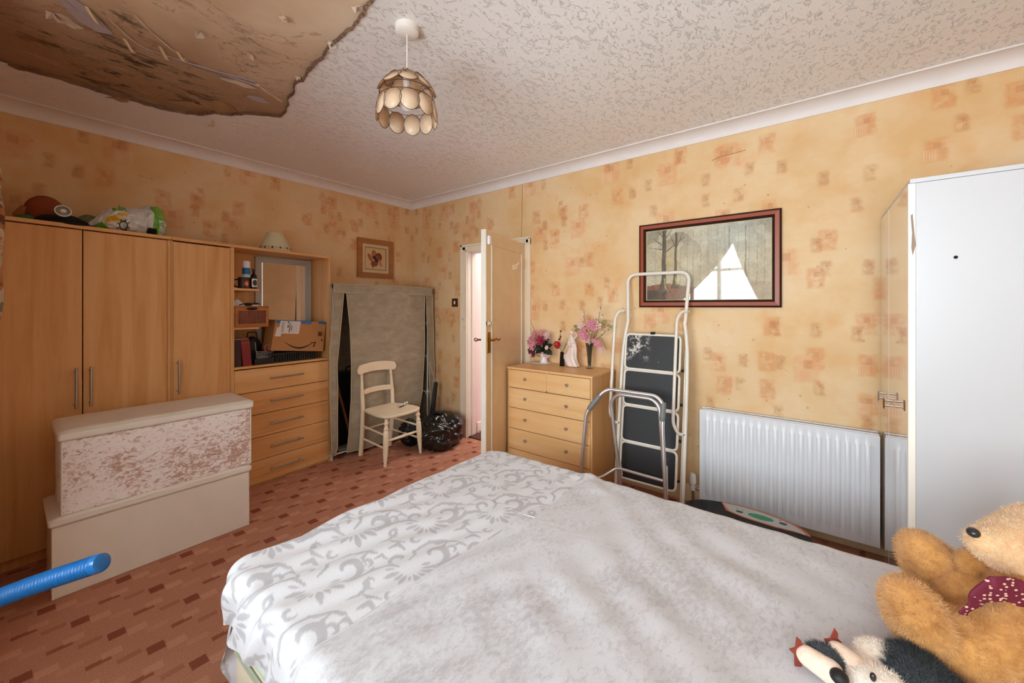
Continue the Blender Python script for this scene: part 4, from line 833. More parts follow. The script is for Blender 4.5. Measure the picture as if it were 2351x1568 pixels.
pet = [(-0.02, 0.045, 0.030, 0.050, 0.1, 'A56A3C'), (-0.065, 0.005, 0.022, 0.052, 0.55, 'A0643A'), (0.035, 0.02, 0.045, 0.050, -0.3, '7E3524'), (-0.015, -0.055, 0.045, 0.032, 0.1, '80402C'), (0.055, -0.04, 0.02, 0.05, 0.5, 'B5855C'), (0.0, 0.0, 0.045, 0.022, -0.7, '3E100C')]
for j in range(N+1):
    for i in range(N+1):
        x = -0.127+0.254*i/N; z = -0.117+0.234*j/N; c = Vector(lin('D1AC7C')[:3])
        for px, pz, ra, rb, an, hx_ in pet:
            dx, dz = x-px, z-pz; u = (dx*math.cos(an)+dz*math.sin(an))/ra; v = (-dx*math.sin(an)+dz*math.cos(an))/rb; r = u*u+v*v
            if r < 1+0.15*nz(x*40, z*40): c = Vector(lin(hx_)[:3])*(1-0.35*r*(v > 0.3)+0.15*nz(x, z, 0, 60))
        if abs(x+0.035-0.1*(z+0.09)) < 0.005 and -0.105 < z < -0.065: c = Vector(lin('3A140C')[:3])
        if (x-0.02)**2+(z-0.018)**2 < 0.012**2: c = Vector(lin('9A5A4A')[:3])
        cols.append(tuple(c)+(1,))
b.c = cols; b.build('print', M['print'], t, smooth=False)

# ================================================================ LANDSCAPE PICTURE
t = thing('landscape_picture', 'large woodland print behind glass in a dark and reddish wooden frame', 'picture', (XW, 0.616, 1.708))
Mx = Matrix.Rotation(R(-90), 4, 'Z')   # local x along wall (-Y world), y out of wall is -x
def P90(b): b.v = [(y, -x, z) for x, y, z in b.v]; return b
W2, H2 = 0.456, 0.316
P90(mitre(MB(), (W2, H2), (W2-0.012, H2-0.012), -0.020, 0, -0.026)).build('outer_moulding', plain('dark_brown_wood', '33150D', 0.25), t, smooth=False)
P90(mitre(MB(), (W2-0.012, H2-0.012), (W2-0.036, H2-0.036), -0.026, 0, -0.030)).build('red_moulding', plain('reddish_wood_frame', '9A4E3A', 0.3), t, smooth=False)
P90(mitre(MB(), (W2-0.036, H2-0.036), (W2-0.052, H2-0.052), -0.030, 0, -0.012)).build('inner_moulding', plain('dark_brown_wood', '33150D', 0.25), t, smooth=False)
P90(mitre(MB(), (W2-0.052, H2-0.052), (W2-0.056, H2-0.056), -0.012, 0, -0.008)).build('gilt_slip', plain('gilt_slip', 'C9BC96', 0.4), t, smooth=False)
iw, ih = W2-0.055, H2-0.055; NU, NV = 300, 190; b = MB(); b.grid(lambda u, v: (-iw+2*iw*u, -0.006, -ih+2*ih*v), NU, NV)
U, V = np.meshgrid(np.linspace(0, 1, NU+1), np.linspace(0, 1, NV+1)); rs = np.random.RandomState(4)
def vn(fx, fy, seed=0):
    g = np.random.RandomState(seed).rand(fy+2, fx+2); x = U*fx; y = V*fy; xi, yi = np.minimum(x.astype(int), fx-1+0), np.minimum(y.astype(int), fy-1+0); fx_, fy_ = x-xi, y-yi
    fx_, fy_ = fx_*fx_*(3-2*fx_), fy_*fy_*(3-2*fy_); return (g[yi, xi]*(1-fx_)*(1-fy_)+g[yi, xi+1]*fx_*(1-fy_)+g[yi+1, xi]*(1-fx_)*fy_+g[yi+1, xi+1]*fx_*fy_)
f_ = 0.5*vn(9, 6, 1)+0.3*vn(22, 14, 2)+0.2*vn(60, 40, 3)
def C_(h): return np.array(lin(h)[:3])
img = C_('A3937A')[None, None]*(1-f_[..., None])+C_('C2B8A2')[None, None]*f_[..., None]
img = img*(1-0.45*np.clip((V-0.55)*2.2, 0, 1)[..., None]*(vn(14, 9, 8) > 0.45)[..., None])+0
sky = np.exp(-((U-0.72)**2/0.06+(V-0.85)**2/0.05))[..., None]; img = img*(1-0.6*sky)+C_('B9BDB4')*0.6*sky
yel = np.exp(-((U-0.2)**2/0.01+(V-0.55)**2/0.04))[..., None]; img = img*(1-0.5*yel)+C_('A38C4A')*0.5*yel
gr = (V < 0.20+0.03*np.sin(U*9)+0.05*(f_-0.5))[..., None]; grd = C_('8C4A38')*f_[..., None]+C_('6A5040')*(1-f_[..., None]); gw = gr*np.clip(1.25-U*1.6, 0.25, 1)[..., None]; img = img*(1-gw)+grd*gw
dk_ = ((V < 0.14) & (U < 0.16+0.04*f_))[..., None]; img = np.where(dk_, C_('4A4034'), img)
def trunk(u0, w0, v0, v1, col, lean=0.0, a=1.0):
    global img
    c = u0+lean*(V-v0)+0.002*np.sin(V*17+u0*50); ww = w0*(1-0.35*(V-v0))+w0*1.6*np.exp(-(V-v0)/0.05)*(V > v0-0.02); m = ((np.abs(U-c) < ww) & (V > v0-0.02) & (V < v1))[..., None]*a
    sh = (0.75+0.5*np.clip((U-c)/ww, -1, 1)*0.5)[..., None]; img = img*(1-m)+C_(col)*sh*m
def branch(p, q, w0, col):
    global img
    (x0, y0), (x1, y1) = p, q; t_ = np.clip(((U-x0)*(x1-x0)*2.2+(V-y0)*(y1-y0))/((x1-x0)**2*2.2+(y1-y0)**2), 0, 1); d = np.hypot((U-x0-t_*(x1-x0))*1.5, V-y0-t_*(y1-y0)); m = (d < w0*(1-0.6*t_))[..., None]; img = np.where(m, C_(col), img)
for u in (0.08, 0.30, 0.36, 0.41, 0.47, 0.53, 0.60, 0.66, 0.76, 0.84, 0.90, 0.95): trunk(u, 0.003, 0.2, 0.95, '8A7D68', 0.01, 0.45)
trunk(0.155, 0.022, 0.13, 1.0, '5F5446', 0.01); trunk(0.255, 0.013, 0.18, 0.95, '665A46', 0.02); trunk(0.70, 0.005, 0.25, 0.95, '75705E', 0.0, 0.7); trunk(0.82, 0.005, 0.3, 0.95, '75705E', 0.0, 0.7)
for p, q, w_ in [((0.17, 0.68), (0.34, 0.88), 0.010), ((0.15, 0.78), (0.05, 0.90), 0.008), ((0.15, 0.72), (0.03, 0.76), 0.007), ((0.16, 0.85), (0.23, 1.0), 0.009), ((0.26, 0.7), (0.33, 0.95), 0.007), ((0.26, 0.75), (0.21, 0.93), 0.006), ((0.15, 0.9), (0.10, 1.0), 0.008)]: branch(p, q, w_, '5F5446')
for p, q in [((0.165, 0.30), (0.17, 0.14)), ((0.17, 0.2), (0.20, 0.10)), ((0.26, 0.32), (0.27, 0.20))]: branch(p, q, 0.008, 'A89C58')
img = np.clip(img*1.12, 0, 1); nz_ = (0.82+0.36*vn(70, 45, 11)*0.6+0.36*vn(28, 18, 12)*0.4)[..., None]; img = img*nz_; b.c = np.concatenate([img, np.ones(img.shape[:2]+(1,))], -1).reshape(-1, 4)
P90(b).build('print', attr_mat('woodland_print', 0.6), t, smooth=False)
P90(MB().q(-iw, iw, -0.010, -0.009, -ih, ih)).build('glass_pane', glassy('picture_glass', 'FFFFFF', 0.04, 0.02), t, smooth=False)

# ================================================================ PENDANT LIGHT
t = thing('pendant_light', 'pendant light with a domed shade of overlapping cream shell discs', 'lamp', (1.096, 1.432, CZ))
wp = plain('white_plastic_warm', 'EDE6E0', 0.3)
MB().lathe([(0.0, -0.034), (0.04, -0.034), (0.05, -0.028), (0.053, 0.0), (0, 0)], n=36).build('ceiling_rose', wp, t)
MB().tube([(0, 0, -0.03), (0.0, 0.0, -0.215)], 0.003, 8).build('flex', wp, t)
MB().lathe([(0.004, -0.19), (0.014, -0.195), (0.024, -0.208), (0.024, -0.216), (0.017, -0.22), (0.017, -0.262), (0, -0.262)], n=24).build('lamp_holder', wp, t)
MB().lathe([(0.012, -0.258), (0.015, -0.272), (0.028, -0.300), (0.034, -0.328), (0.032, -0.350), (0.020, -0.367), (0.0, -0.373)], n=28).build('bulb', plain('opal_bulb', 'E9E6EE', 0.15), t)
sh = MB(); brz = plain('dark_bronze_wire', '5A3A20', 0.4, 0.6)
def ring(z, r): sh.tube([(r*math.cos(2*PI*k/48), r*math.sin(2*PI*k/48), z) for k in range(48)], 0.0012, 5, closed=True)
ring(-0.212, 0.035); ring(-0.245, 0.085); ring(-0.300, 0.119); ring(-0.334, 0.122); shade = sh.build('shade_frame', brz, t)
t_ = NT('shell_disc'); ob = t_.obj(); cc = t_.mix(t_.noise(ob, 30.0, 3), 'F6E8D4', 'EBCDA6')
pb = t_.n('BsdfPrincipled', {'Base Color': cc, 'Roughness': 0.22}); tr = t_.n('BsdfTranslucent', {0: t_.mix(0.5, cc, 'E8B070')}); mx_ = t_.n('MixShader', {0: 0.42, 1: pb.outputs[0], 2: tr.outputs[0]}); t_.t.links.new(mx_.outputs[0], t_.out.inputs[0]); shell = t_.m
def disc(name, az, r, z, tilt, ra, rb):
    c = Vector((r*math.cos(az), r*math.sin(az), z)); nrm = Vector((math.cos(az)*math.cos(tilt), math.sin(az)*math.cos(tilt), math.sin(tilt))); h = Vector((-math.sin(az), math.cos(az), 0)); up = nrm.cross(h)
    vs = [c+nrm*0.004]; n = 22
    vs += [c+h*ra*math.cos(2*PI*k/n)+up*rb*math.sin(2*PI*k/n) for k in range(n)]
    MB().add(vs, [(0, 1+k, 1+(k+1) % n) for k in range(n)]).build('shell_disc', shell, shade, solid=0.0012)
    MB().tube([Vector(v)-nrm*0.0003 for v in vs[1:]], 0.0013, 5, closed=True).build('disc_rim', brz, shade)
for k in range(6): disc('a', 2*PI*k/6+0.3, 0.064, -0.232, R(48), 0.046, 0.040)
for k in range(9): disc('b', 2*PI*k/9+0.62, 0.100, -0.266, R(38), 0.041, 0.042)
for k in range(11): disc('c', 2*PI*k/11+0.15, 0.125, -0.378, R(6), 0.040, 0.048)

# ================================================================ CHEST OF DRAWERS
t = thing('chest_of_drawers', 'pale maple chest of five drawers with small round knobs', 'chest', (2.80, 1.66, 0))
hx, hy = 0.20, 0.39; b = MB(); b.q(-hx+0.004, hx+0.015, -hy, -hy+0.016, 0, 0.873); b.q(-hx+0.004, hx+0.015, hy-0.016, hy, 0, 0.873); b.q(hx+0.005, hx+0.015, -hy, hy, 0.0, 0.873); b.q(-hx+0.018, hx, -hy+0.016, hy-0.016, 0.0, 0.05); b.q(-hx+0.004, -hx+0.02, -0.008, 0.008, 0.735, 0.873)
b.build('carcass', M['maple_z'], t, bev=0.001)
MB().q(-hx-0.004, hx+0.02, -hy-0.003, hy+0.003, 0.874, 0.892).build('top', M['maple'], t, bev=0.002)
kn = plain('satin_knob', 'B9AEA6', 0.35, 0.8)
def drw(y0, y1, z0, z1, knobs):
    d = MB().q(-hx, -hx+0.016, y0, y1, z0, z1).build('drawer', M['maple'], t, bev=0.0015)
    for y in knobs: MB().lathe([(0, 0), (0.006, 0), (0.006, 0.012), (0.012, 0.016), (0.012, 0.024), (0.009, 0.027), (0.004, 0.026), (0, 0.025)], (-hx, y, (z0+z1)/2+0.008), (-1, 0, 0), 18).build('knob', kn, d)
drw(0.004, 0.372, 0.724, 0.870, [0.198]); drw(-0.372, -0.004, 0.724, 0.870, [-0.186])
for z0, z1 in ((0.557, 0.719), (0.385, 0.552), (0.215, 0.380), (0.055, 0.210)): drw(-0.372, 0.372, z0, z1, [0.198, -0.182])

# --- ornaments on the chest
CT = 0.8925
def petals(parent, c, r, n, mt, nrm, layers=2, name='bloom', cup=0.5):
    x, y, z = frame(nrm); c = Vector(c); b = MB(); rd = random.Random(int(c.x*991+c.y*37+c.z*177))
    for l in range(layers):
        for k in range(n):
            a = 2*PI*(k+0.5*l)/n+rd.uniform(-.1, .1); d = x*math.cos(a)+y*math.sin(a); s_ = x*(-math.sin(a))+y*math.cos(a); rl = r*(1-0.3*l)
            P = [c, c+d*rl*0.45+s_*rl*0.34+z*rl*cup*0.3, c+d*rl+s_*rl*0.22+z*rl*(cup-0.15*rd.random()), c+d*rl*1.06+z*rl*(cup-0.1), c+d*rl-s_*rl*0.22+z*rl*(cup-0.2*rd.random()), c+d*rl*0.45-s_*rl*0.34+z*rl*cup*0.3, c+d*rl*0.55+z*rl*0.05]
            b.add([p+z*0.002*l for p in P], [(0, 1, 6), (1, 2, 6), (2, 3, 6), (3, 4, 6), (4, 5, 6), (5, 0, 6)])
    o = b.build(name, mt, parent, W=True, solid=0.001, angle=80); MB().ell(c+z*r*0.12, r*0.16, nu=10, nv=6).build('bloom_centre', plain('bloom_eye', '3A0C18', 0.7) if mt.name.startswith('magenta') else plain('bloom_eye_pale', 'D9B0A8', 0.7), o, W=True)
    return o
def leafm(parent, c, d, L_, w_, mt, nrm=(0, 0, 1)):
    c = Vector(c); d = Vector(d).normalized(); s_ = d.cross(Vector(nrm)).normalized(); n_ = s_.cross(d); vs = []
    for i in range(9):
        k = i/8; ww = w_*math.sin(PI*min(1, k*0.92+0.06))**0.8; p = c+d*L_*k-n_*0.15*L_*k*k; vs += [p+s_*ww+n_*0.004, p, p-s_*ww+n_*0.004]
    fs = []
    for i in range(8): a = 3*i; fs += [(a, a+3, a+4, a+1), (a+1, a+4, a+5, a+2)]
    return MB().add(vs, fs).build('leaf', mt, parent, W=True, solid=0.0008)
pk = plain('pink_silk', 'D9899B', 0.75, var=0.12); pp = plain('pale_pink_silk', 'E6B6BC', 0.75, var=0.1); mg = plain('magenta_silk', '9C1F48', 0.75, var=0.2); gn = plain('dark_green_leaf', '22301C', 0.5, var=0.3); lg = plain('olive_leaf', '8C8A4A', 0.6); stem = plain('brown_stem', '5A4A2C', 0.7); wp2 = plain('white_china', 'E6E0DC', 0.25)
vx, vy = 2.945, 1.905
t = thing('flower_arrangement', 'white china pot of pink and magenta artificial flowers at the back left of the chest', 'flowers', (vx, vy, CT+0.003))
MB().lathe([(0.0, 0), (0.036, 0), (0.038, 0.004), (0.030, 0.02), (0.026, 0.04), (0.030, 0.062), (0.040, 0.082), (0.036, 0.082), (0.026, 0.06), (0.0, 0.055)], n=32).build('pot', wp2, t)
for (y, z, r, m_, dx) in [(1.998, 1.115, 0.040, pk, 0), (1.975, 1.15, 0.036, pk, -0.02), (2.035, 1.08, 0.038, pk, 0.0), (1.97, 1.045, 0.044, pk, -0.05), (1.895, 1.095, 0.048, mg, -0.04), (2.01, 1.005, 0.040, mg, -0.02), (1.86, 1.145, 0.030, pp, 0), (1.85, 1.115, 0.026, pp, 0), (1.83, 1.04, 0.020, pp, -0.05), (1.93, 1.165, 0.028, pk, 0.02), (2.0, 0.965, 0.030, mg, 0)]:
    petals(t, (vx-0.02+dx, y, z), r, 6, m_, (-0.85, 0.1+(y-1.9)*2, 0.25+(z-1.08)*2), 2)
for (y, z) in [(1.89, 0.985), (1.875, 0.965), (1.83, 0.965), (1.815, 0.975), (1.845, 0.95), (1.93, 0.985), (1.955, 0.995)]: petals(t, (vx-0.05, y, z), 0.013, 5, pp, (-1, 0, 0.2), 1)
for d, L_, o_ in [((-0.3, -0.8, 0.35), 0.13, (0, 0, 0.13)), ((-0.4, -0.8, 0.0), 0.13, (0, 0, 0.12)), ((-0.3, -0.7, -0.2), 0.13, (0, 0, 0.13)), ((-0.2, -0.5, 0.7), 0.12, (0, 0, 0.13)), ((-0.5, 0.3, 0.2), 0.1, (0, 0, 0.12)), ((-0.5, 0.1, -0.1), 0.09, (0, 0, 0.12)), ((-0.3, 0.8, -0.1), 0.14, (0, 0, 0.12)), ((-0.6, -0.3, 0.2), 0.09, (0, 0, 0.12)), ((-0.1, 0.9, 0.3), 0.12, (0, 0, 0.12)), ((-0.5, -0.5, 0.5), 0.1, (0, 0, 0.15)), ((-0.4, -0.6, -0.4), 0.11, (0, 0, 0.15))]:
    leafm(t, Vector((vx-0.02, vy, CT))+Vector(o_), d, L_, 0.026, gn, (-1, 0, 0.4))
b = MB()
for (y, z) in [(2.055, 1.275), (2.045, 1.25), (2.06, 1.2)]: b.tube([(vx, vy+0.03, CT+0.13), ((vx), (y+vy+0.05)/2, (z+CT+0.17)/2), (vx, y, z)], [0.002, 0.0018, 0.0008], 5)
for (y, z) in [(1.998, 1.0), (1.86, 1.1), (1.895, 1.05), (2.0, 1.08)]: b.tube([(vx, vy, CT+0.06), (vx-0.01, (y+vy)/2, z-0.05), (vx-0.01, y, z)], 0.002, 5)
b.build('stem', stem, t, W=True)
MB().prism([(0.10*math.cos(2*PI*k/36), 0.075*math.sin(2*PI*k/36)) for k in range(36)], 0, 0.003, (0, 1, 0), (-1, 0, 0), (2.93, 1.935, CT+0.0028)).build('doily', plain('white_paper', 'DCD6D4', 0.8), None) 
tag(bpy.data.objects['doily'], 'thin white oval mat under the white flower pot', 'mat')
t = thing('red_flower_bottle', 'slim black bottle holding a red flower and brown twigs left of the figurine', 'vase', (2.90, 1.695, CT))
MB().lathe([(0, 0), (0.024, 0), (0.024, 0.005), (0.02, 0.085), (0.017, 0.10), (0.019, 0.112), (0.012, 0.12), (0, 0.12)], n=6).build('bottle', plain('black_glass', '120C0A', 0.15), t, angle=20)
rd_ = plain('red_silk', 'B01C14', 0.7, var=0.15)
b = MB(); b.tube([(0, 0, 0.11), (0, 0.02, 0.2), (0, 0.015, 0.29)], 0.002, 5); b.tube([(0, 0, 0.11), (-0.005, -0.035, 0.17), (0, -0.055, 0.235)], 0.0022, 5); b.tube([(0, 0, 0.11), (-0.005, -0.02, 0.15), (0, -0.045, 0.19)], 0.002, 5); b.tube([(0, 0, 0.11), (0, 0.035, 0.17), (0, 0.045, 0.2)], 0.002, 5); b.build('twig', stem, t)
MB().ell((0, 0.045, 0.175), (0.022, 0.025, 0.034)).build('red_bloom', rd_, t); petals(t, (2.875, 1.735, CT+0.185), 0.028, 6, rd_, (-1, 0.1, 0.2), 2, cup=0.3)
for z, y in ((0.235, 0.02), (0.222, 0.03), (0.25, 0.015)): MB().ell((0, y, z), (0.009, 0.009, 0.008), nu=10, nv=6).build('bud', plain('dark_red_bud', '7A2018', 0.7), t)
MB().ell((0, 0.013, 0.295), (0.007, 0.009, 0.007), nu=10, nv=6).build('bud', M['black'], t)
for z, y in ((0.20, -0.045), (0.235, -0.056), (0.215, -0.05)): MB().ell((0, y, z), (0.005, 0.005, 0.008), nu=8, nv=6).build('bud', plain('pale_bud', 'C9B08A', 0.7), t)
# figurine: swirling draped lady with bowed head
t = thing('lady_figurine', 'pale pink porcelain figurine of a lady in a long swirling gown', 'figurine', (2.905, 1.60, CT))
por = plain('pink_porcelain', 'E3CFC6', 0.32, var=0.08)
b = MB(); n = 40; lv_ = [(0.0, 0.058, 0.030, -0.005, 0.0), (0.012, 0.062, 0.034, -0.003, 0.1), (0.035, 0.058, 0.033, 0.008, 0.3), (0.06, 0.060, 0.032, 0.018, 0.6), (0.085, 0.056, 0.030, 0.020, 0.9), (0.11, 0.046, 0.028, 0.008, 1.2), (0.14, 0.038, 0.026, -0.004, 1.5), (0.17, 0.034, 0.024, -0.008, 1.8), (0.20, 0.030, 0.022, -0.004, 2.1), (0.225, 0.026, 0.020, 0.002, 2.3), (0.245, 0.021, 0.017, 0.006, 2.5), (0.258, 0.012, 0.011, 0.009, 2.6), (0.27, 0.009, 0.009, 0.010, 2.7)]
vs = []
for z, ry, rx, cy, tw in lv_:
    for k in range(n):
        a = 2*PI*k/n; f = 1+0.10*math.sin(5*a+tw*2.2)*(1 if z < 0.2 else 0.2); vs.append((rx*f*math.cos(a), cy+ry*f*math.sin(a), z))
b.add(vs, [(i*n+k, i*n+(k+1) % n, (i+1)*n+(k+1) % n, (i+1)*n+k) for i in range(len(lv_)-1) for k in range(n)]+[tuple(range(n))[::-1], tuple(range((len(lv_)-1)*n, len(lv_)*n))])
b.build('gown', por, t, sub=1, angle=180)
MB().grid(lambda u, v: (-0.012+0.012*math.sin(u*3), 0.03+0.055*u+0.004*math.sin(v*12), 0.128-0.05*u-0.055*v*(1-u*0.5)+0.012*u*u), 14, 10).build('swept_hem', por, t, solid=0.005)
MB().ell((0.0, 0.004, 0.292), (0.016, 0.017, 0.021)).build('head', por, t); b = MB(); b.ell((0.003, -0.002, 0.302), (0.017, 0.018, 0.016)); b.ell((0.006, -0.016, 0.305), 0.010); b.build('hair', plain('tan_hair', 'C9A07A', 0.45), t)
b = MB(); b.tube([(0, -0.018, 0.235), (0, -0.045, 0.262), (-0.004, -0.030, 0.292), (-0.006, -0.008, 0.285)], [0.008, 0.007, 0.006, 0.005], 10); b.build('arm', por, t); b = MB(); b.tube([(0, 0.022, 0.235), (-0.01, 0.03, 0.20), (-0.022, 0.018, 0.175)], [0.008, 0.007, 0.005], 10); b.build('arm', por, t)
for i, (y, z) in enumerate([(0.0, 0.19), (-0.012, 0.175), (0.01, 0.17), (-0.02, 0.20)]): MB().ell((-0.027, y, z), (0.005, 0.007, 0.006), nu=8, nv=6).build('flower_relief', plain('grey_relief', 'C4B4AE', 0.4), t)
# glass vase with blossom branches
t = thing('glass_vase', 'slim clear glass vase of pink blossom and pale budded branches on the chest', 'flowers', (2.925, 1.452, CT))
MB().lathe([(0.0, 0.0), (0.030, 0.0), (0.030, 0.004), (0.012, 0.012), (0.013, 0.03), (0.018, 0.10), (0.027, 0.175), (0.034, 0.205), (0.031, 0.205), (0.024, 0.175), (0.015, 0.10), (0.009, 0.03), (0, 0.02)], n=28).build('vase', glassy('vase_glass', 'C9CFC4', 0.08, 0.05), t)
b = MB(); ends = [(1.500, 1.365), (1.335, 1.40), (1.275, 1.255), (1.42, 1.25), (1.47, 1.22), (1.35, 1.28), (1.31, 1.05), (1.38, 1.20)]
br = {}
for i, (y, z) in enumerate(ends):
    m0 = Vector((2.925, 1.452+0.012*math.sin(i*2), CT+0.02)); m1 = Vector((2.92, 1.452+(y-1.452)*0.15, CT+0.21)); e_ = Vector((2.92-0.03*math.sin(i*1.7), y, z)); m2 = m1.lerp(e_, 0.5)+Vector((0, (y-1.45)*0.12 if z > 1.1 else -0.02, 0.0 if z > 1.1 else 0.07))
    b.tube([m0, m1, m2, e_], [0.003, 0.003, 0.0025, 0.0015], 6); br[i] = (m1, m2, e_)
b.build('branch', plain('olive_brown_branch', '6E5F38', 0.7), t, W=True)
bud = plain('cream_bud', 'DCCBB4', 0.7); 
for i in (0, 1, 2, 5, 3):
    m1, m2, e_ = br[i]; rd = random.Random(i)
    for k in range(11):
        p = m2.lerp(e_, k/10)+Vector((rd.uniform(-.012, .012), rd.uniform(-.022, .022), rd.uniform(-.01, .012))); MB().ell(p, (0.006, 0.0065, 0.008), nu=8, nv=5).build('bud', bud if k % 3 else lg, t, W=True)
for (y, z, r, m_) in [(1.49, 1.175, 0.045, pk), (1.468, 1.15, 0.035, pk), (1.415, 1.255, 0.042, pk), (1.44, 1.235, 0.035, pk), (1.39, 1.225, 0.028, pk), (1.52, 1.235, 0.026, pp), (1.445, 1.125, 0.022, pp), (1.44, 1.10, 0.016, pp), (1.395, 1.12, 0.024, pk), (1.37, 1.105, 0.028, pk), (1.352, 1.085, 0.026, pk), (1.338, 1.062, 0.022, pp), (1.33, 1.04, 0.017, pp), (1.50, 1.29, 0.016, pp), (1.35, 1.25, 0.018, pp)]: petals(t, (2.90, y, z), r, 5, m_, (-0.9, 0.2*math.sin(y*40), 0.3*math.cos(z*50)), 2)
for c_, d_ in [((2.92, 1.555, 1.225), (0, 1, 0.3)), ((2.92, 1.545, 1.215), (0, 0.9, -0.5)), ((2.92, 1.34, 1.27), (0, -1, 0.4)), ((2.92, 1.30, 1.24), (0, -1, 0.1))]: leafm(t, c_, d_, 0.045, 0.014, lg, (-1, 0, 0.1))
# ================================================================ STEP LADDER
t = thing('step_ladder', 'tall white folded step ladder with black treads leaning on the right wall', 'ladder', (2.77, 0.93, 0))
def lx(z): return 2.75+0.14*z
lw = M['ladderw']
rub = plain('black_rubber', '141414', 0.8)
yl, yr = 1.155, 0.695
for y, s in ((yl, 1), (yr, -1)):
    pts = [(lx(0.03), y+0.004*s, 0.03), (lx(0.9), y+0.004*s, 0.9), (lx(1.08), y, 1.08), (lx(1.2), y-0.012*s, 1.2), (lx(1.29), y-0.026*s, 1.29)]
    MB().tube(fillet(pts, 0.06, 4), 0.0125, 12).build('stile', lw, t, W=True)
    MB().tube([(lx(0.0)+0.002, y+0.004*s, 0.001), (lx(0.05), y+0.004*s, 0.05)], 0.0155, 12).build('rubber_foot', rub, t, W=True)
    b = MB(); b.bar((lx(0.05)+0.03, y-0.012*s, 0.05), (lx(1.10)+0.028, y-0.012*s, 1.10), 0.02, 0.02); b.build('rear_stile', lw, t, W=True, bev=0.003)
MB().tube(fillet([(lx(1.28), yl-0.026, 1.28), (lx(1.645), yl-0.004, 1.645), (lx(1.645), yr+0.004, 1.645), (lx(1.28), yr+0.022, 1.28)], 0.075, 8), 0.0125, 12).build('top_hoop', lw, t, W=True)
for y, s in ((yl, 1), (yr, -1)):
    o = 0.055 if s > 0 else 0.0; yy = y+0.055 if s > 0 else y+0.062
    P = [(lx(1.365)+0.0, y, 1.36), (lx(1.37)-0.04, y+(yy-y)*0.6, 1.365), (lx(1.30)-0.06, yy, 1.31), (lx(0.60)-0.06, yy, 0.60), (lx(0.53)-0.03, (y+yy)/2, 0.53), (lx(0.53), y, 0.53)]
    MB().tube(fillet(P, 0.05, 5), 0.011, 12).build('hand_rail', lw, t, W=True)
    for z in (1.36, 0.53): MB().ell((lx(z)-0.014, y, z), 0.006, nu=10, nv=6).build('bolt', M['steel'], t, W=True)
for y in (yl, yr):
    for z in (0.22, 0.48, 0.72, 0.95): MB().cyl((lx(z)-0.004, y-0.02 if y > 0.9 else y+0.02, z), (lx(z)-0.004, y-0.038 if y > 0.9 else y+0.034, z), 0.010, 10).build('pivot', rub, t, W=True)
def speck_mat():
    t_ = NT('paint_specked_rubber'); o_ = t_.obj(); a = t_.ramp(t_.noise(o_, 20.0, 6, 0.75), [(0.63, 0.0), (0.66, 1.0)]); x_, y_, z_ = t_.sep(o_)[:3]
    up_ = t_.mul(t_.step(z_, 0.98, 1.06), t_.step(y_, 0.0, 0.07)); f2 = t_.ramp(t_.noise(o_, 70.0, 2), [(0.76, 0.0), (0.79, 1.0)])
    big = t_.mul(t_.ramp(t_.noise(o_, 13.0, 6, 0.8), [(0.50, 0.0), (0.56, 1.0)]), up_)
    c = t_.mix(t_.m_('MAXIMUM', t_.mul(big, 0.9), t_.mul(f2, 0.8)), '1E1E20', 'D8D0CA'); return t_.bsdf(c, 0.55, 0, t_.bump(t_.noise(o_, 260, 2), 0.2, 0.001))
M['tread'] = speck_mat()
for i, (z0, z1) in enumerate([(0.935, 1.19), (0.675, 0.925), (0.415, 0.665), (0.15, 0.405)]):
    y0, y1 = 0.737, 1.127; off = -0.022+0.004*i
    def pt(y, z): return (lx(z)+off, y, z)
    loop = fillet([pt(y1, z1), pt(y0, z1), pt(y0, z0), pt(y1, z0)], 0.035, 6, True)
    tr = MB().tube(loop, 0.009, 10, closed=True).build('tread_frame', lw, t, W=True)
    n = Vector((1, 0, -0.14)).normalized(); b = MB(); P2 = [Vector(p) for p in fillet([pt(y1-0.006, z1-0.006), pt(y0+0.006, z1-0.006), pt(y0+0.006, z0+0.006), pt(y1-0.006, z0+0.006)], 0.032, 6, True)]; k = len(P2)
    b.add([p-n*0.004 for p in P2]+[p+n*0.006 for p in P2], [tuple(range(k)), tuple(range(k, 2*k))[::-1]]+[(j, k+j, k+(j+1) % k, (j+1) % k) for j in range(k)])
    b.build('tread_mat', M['tread'], tr, W=True)
b = MB().q(lx(1.2)-0.035, lx(1.2)-0.01, 0.915, 0.945, 1.193, 1.212).build('catch', rub, t, W=True, bev=0.003)

# ================================================================ WALKING FRAME
t = thing('walking_frame', 'aluminium walking frame with grey hand grips standing in front of the step ladder', 'walker', (2.60, 1.03, 0))
al = M['alu']; tip = plain('brown_rubber_tip', '5F4A3E', 0.8)
A_ = [(2.54, 1.345, 0.03), (2.556, 1.295, 0.638), (2.595, 1.188, 0.788), (2.62, 1.15, 0.812), (2.62, 0.82, 0.812), (2.615, 0.77, 0.76), (2.60, 0.775, 0.62), (2.56, 0.735, 0.03)]
MB().tube(fillet(A_, 0.05, 6), 0.0125, 14).build('front_hoop', al, t, W=True)
B_ = [(2.68, 1.075, 0.03), (2.64, 1.145, 0.72), (2.635, 1.09, 0.783), (2.635, 0.85, 0.783), (2.625, 0.80, 0.74), (2.61, 0.745, 0.03)]
MB().tube(fillet(B_, 0.045, 6), 0.0125, 14).build('rear_hoop', al, t, W=True)
MB().tube(fillet([(2.54, 1.335, 0.14), (2.585, 1.19, 0.19), (2.64, 1.10, 0.262), (2.625, 0.775, 0.262)], 0.03, 5), 0.0105, 12).build('cross_bar', al, t, W=True)
def gr(p, q): MB().tube([Vector(p).lerp(Vector(q), k/8) for k in range(9)], [0.013, 0.018, 0.0175, 0.018, 0.0175, 0.018, 0.0175, 0.018, 0.013], 14).build('hand_grip', M['grip'], t, W=True)
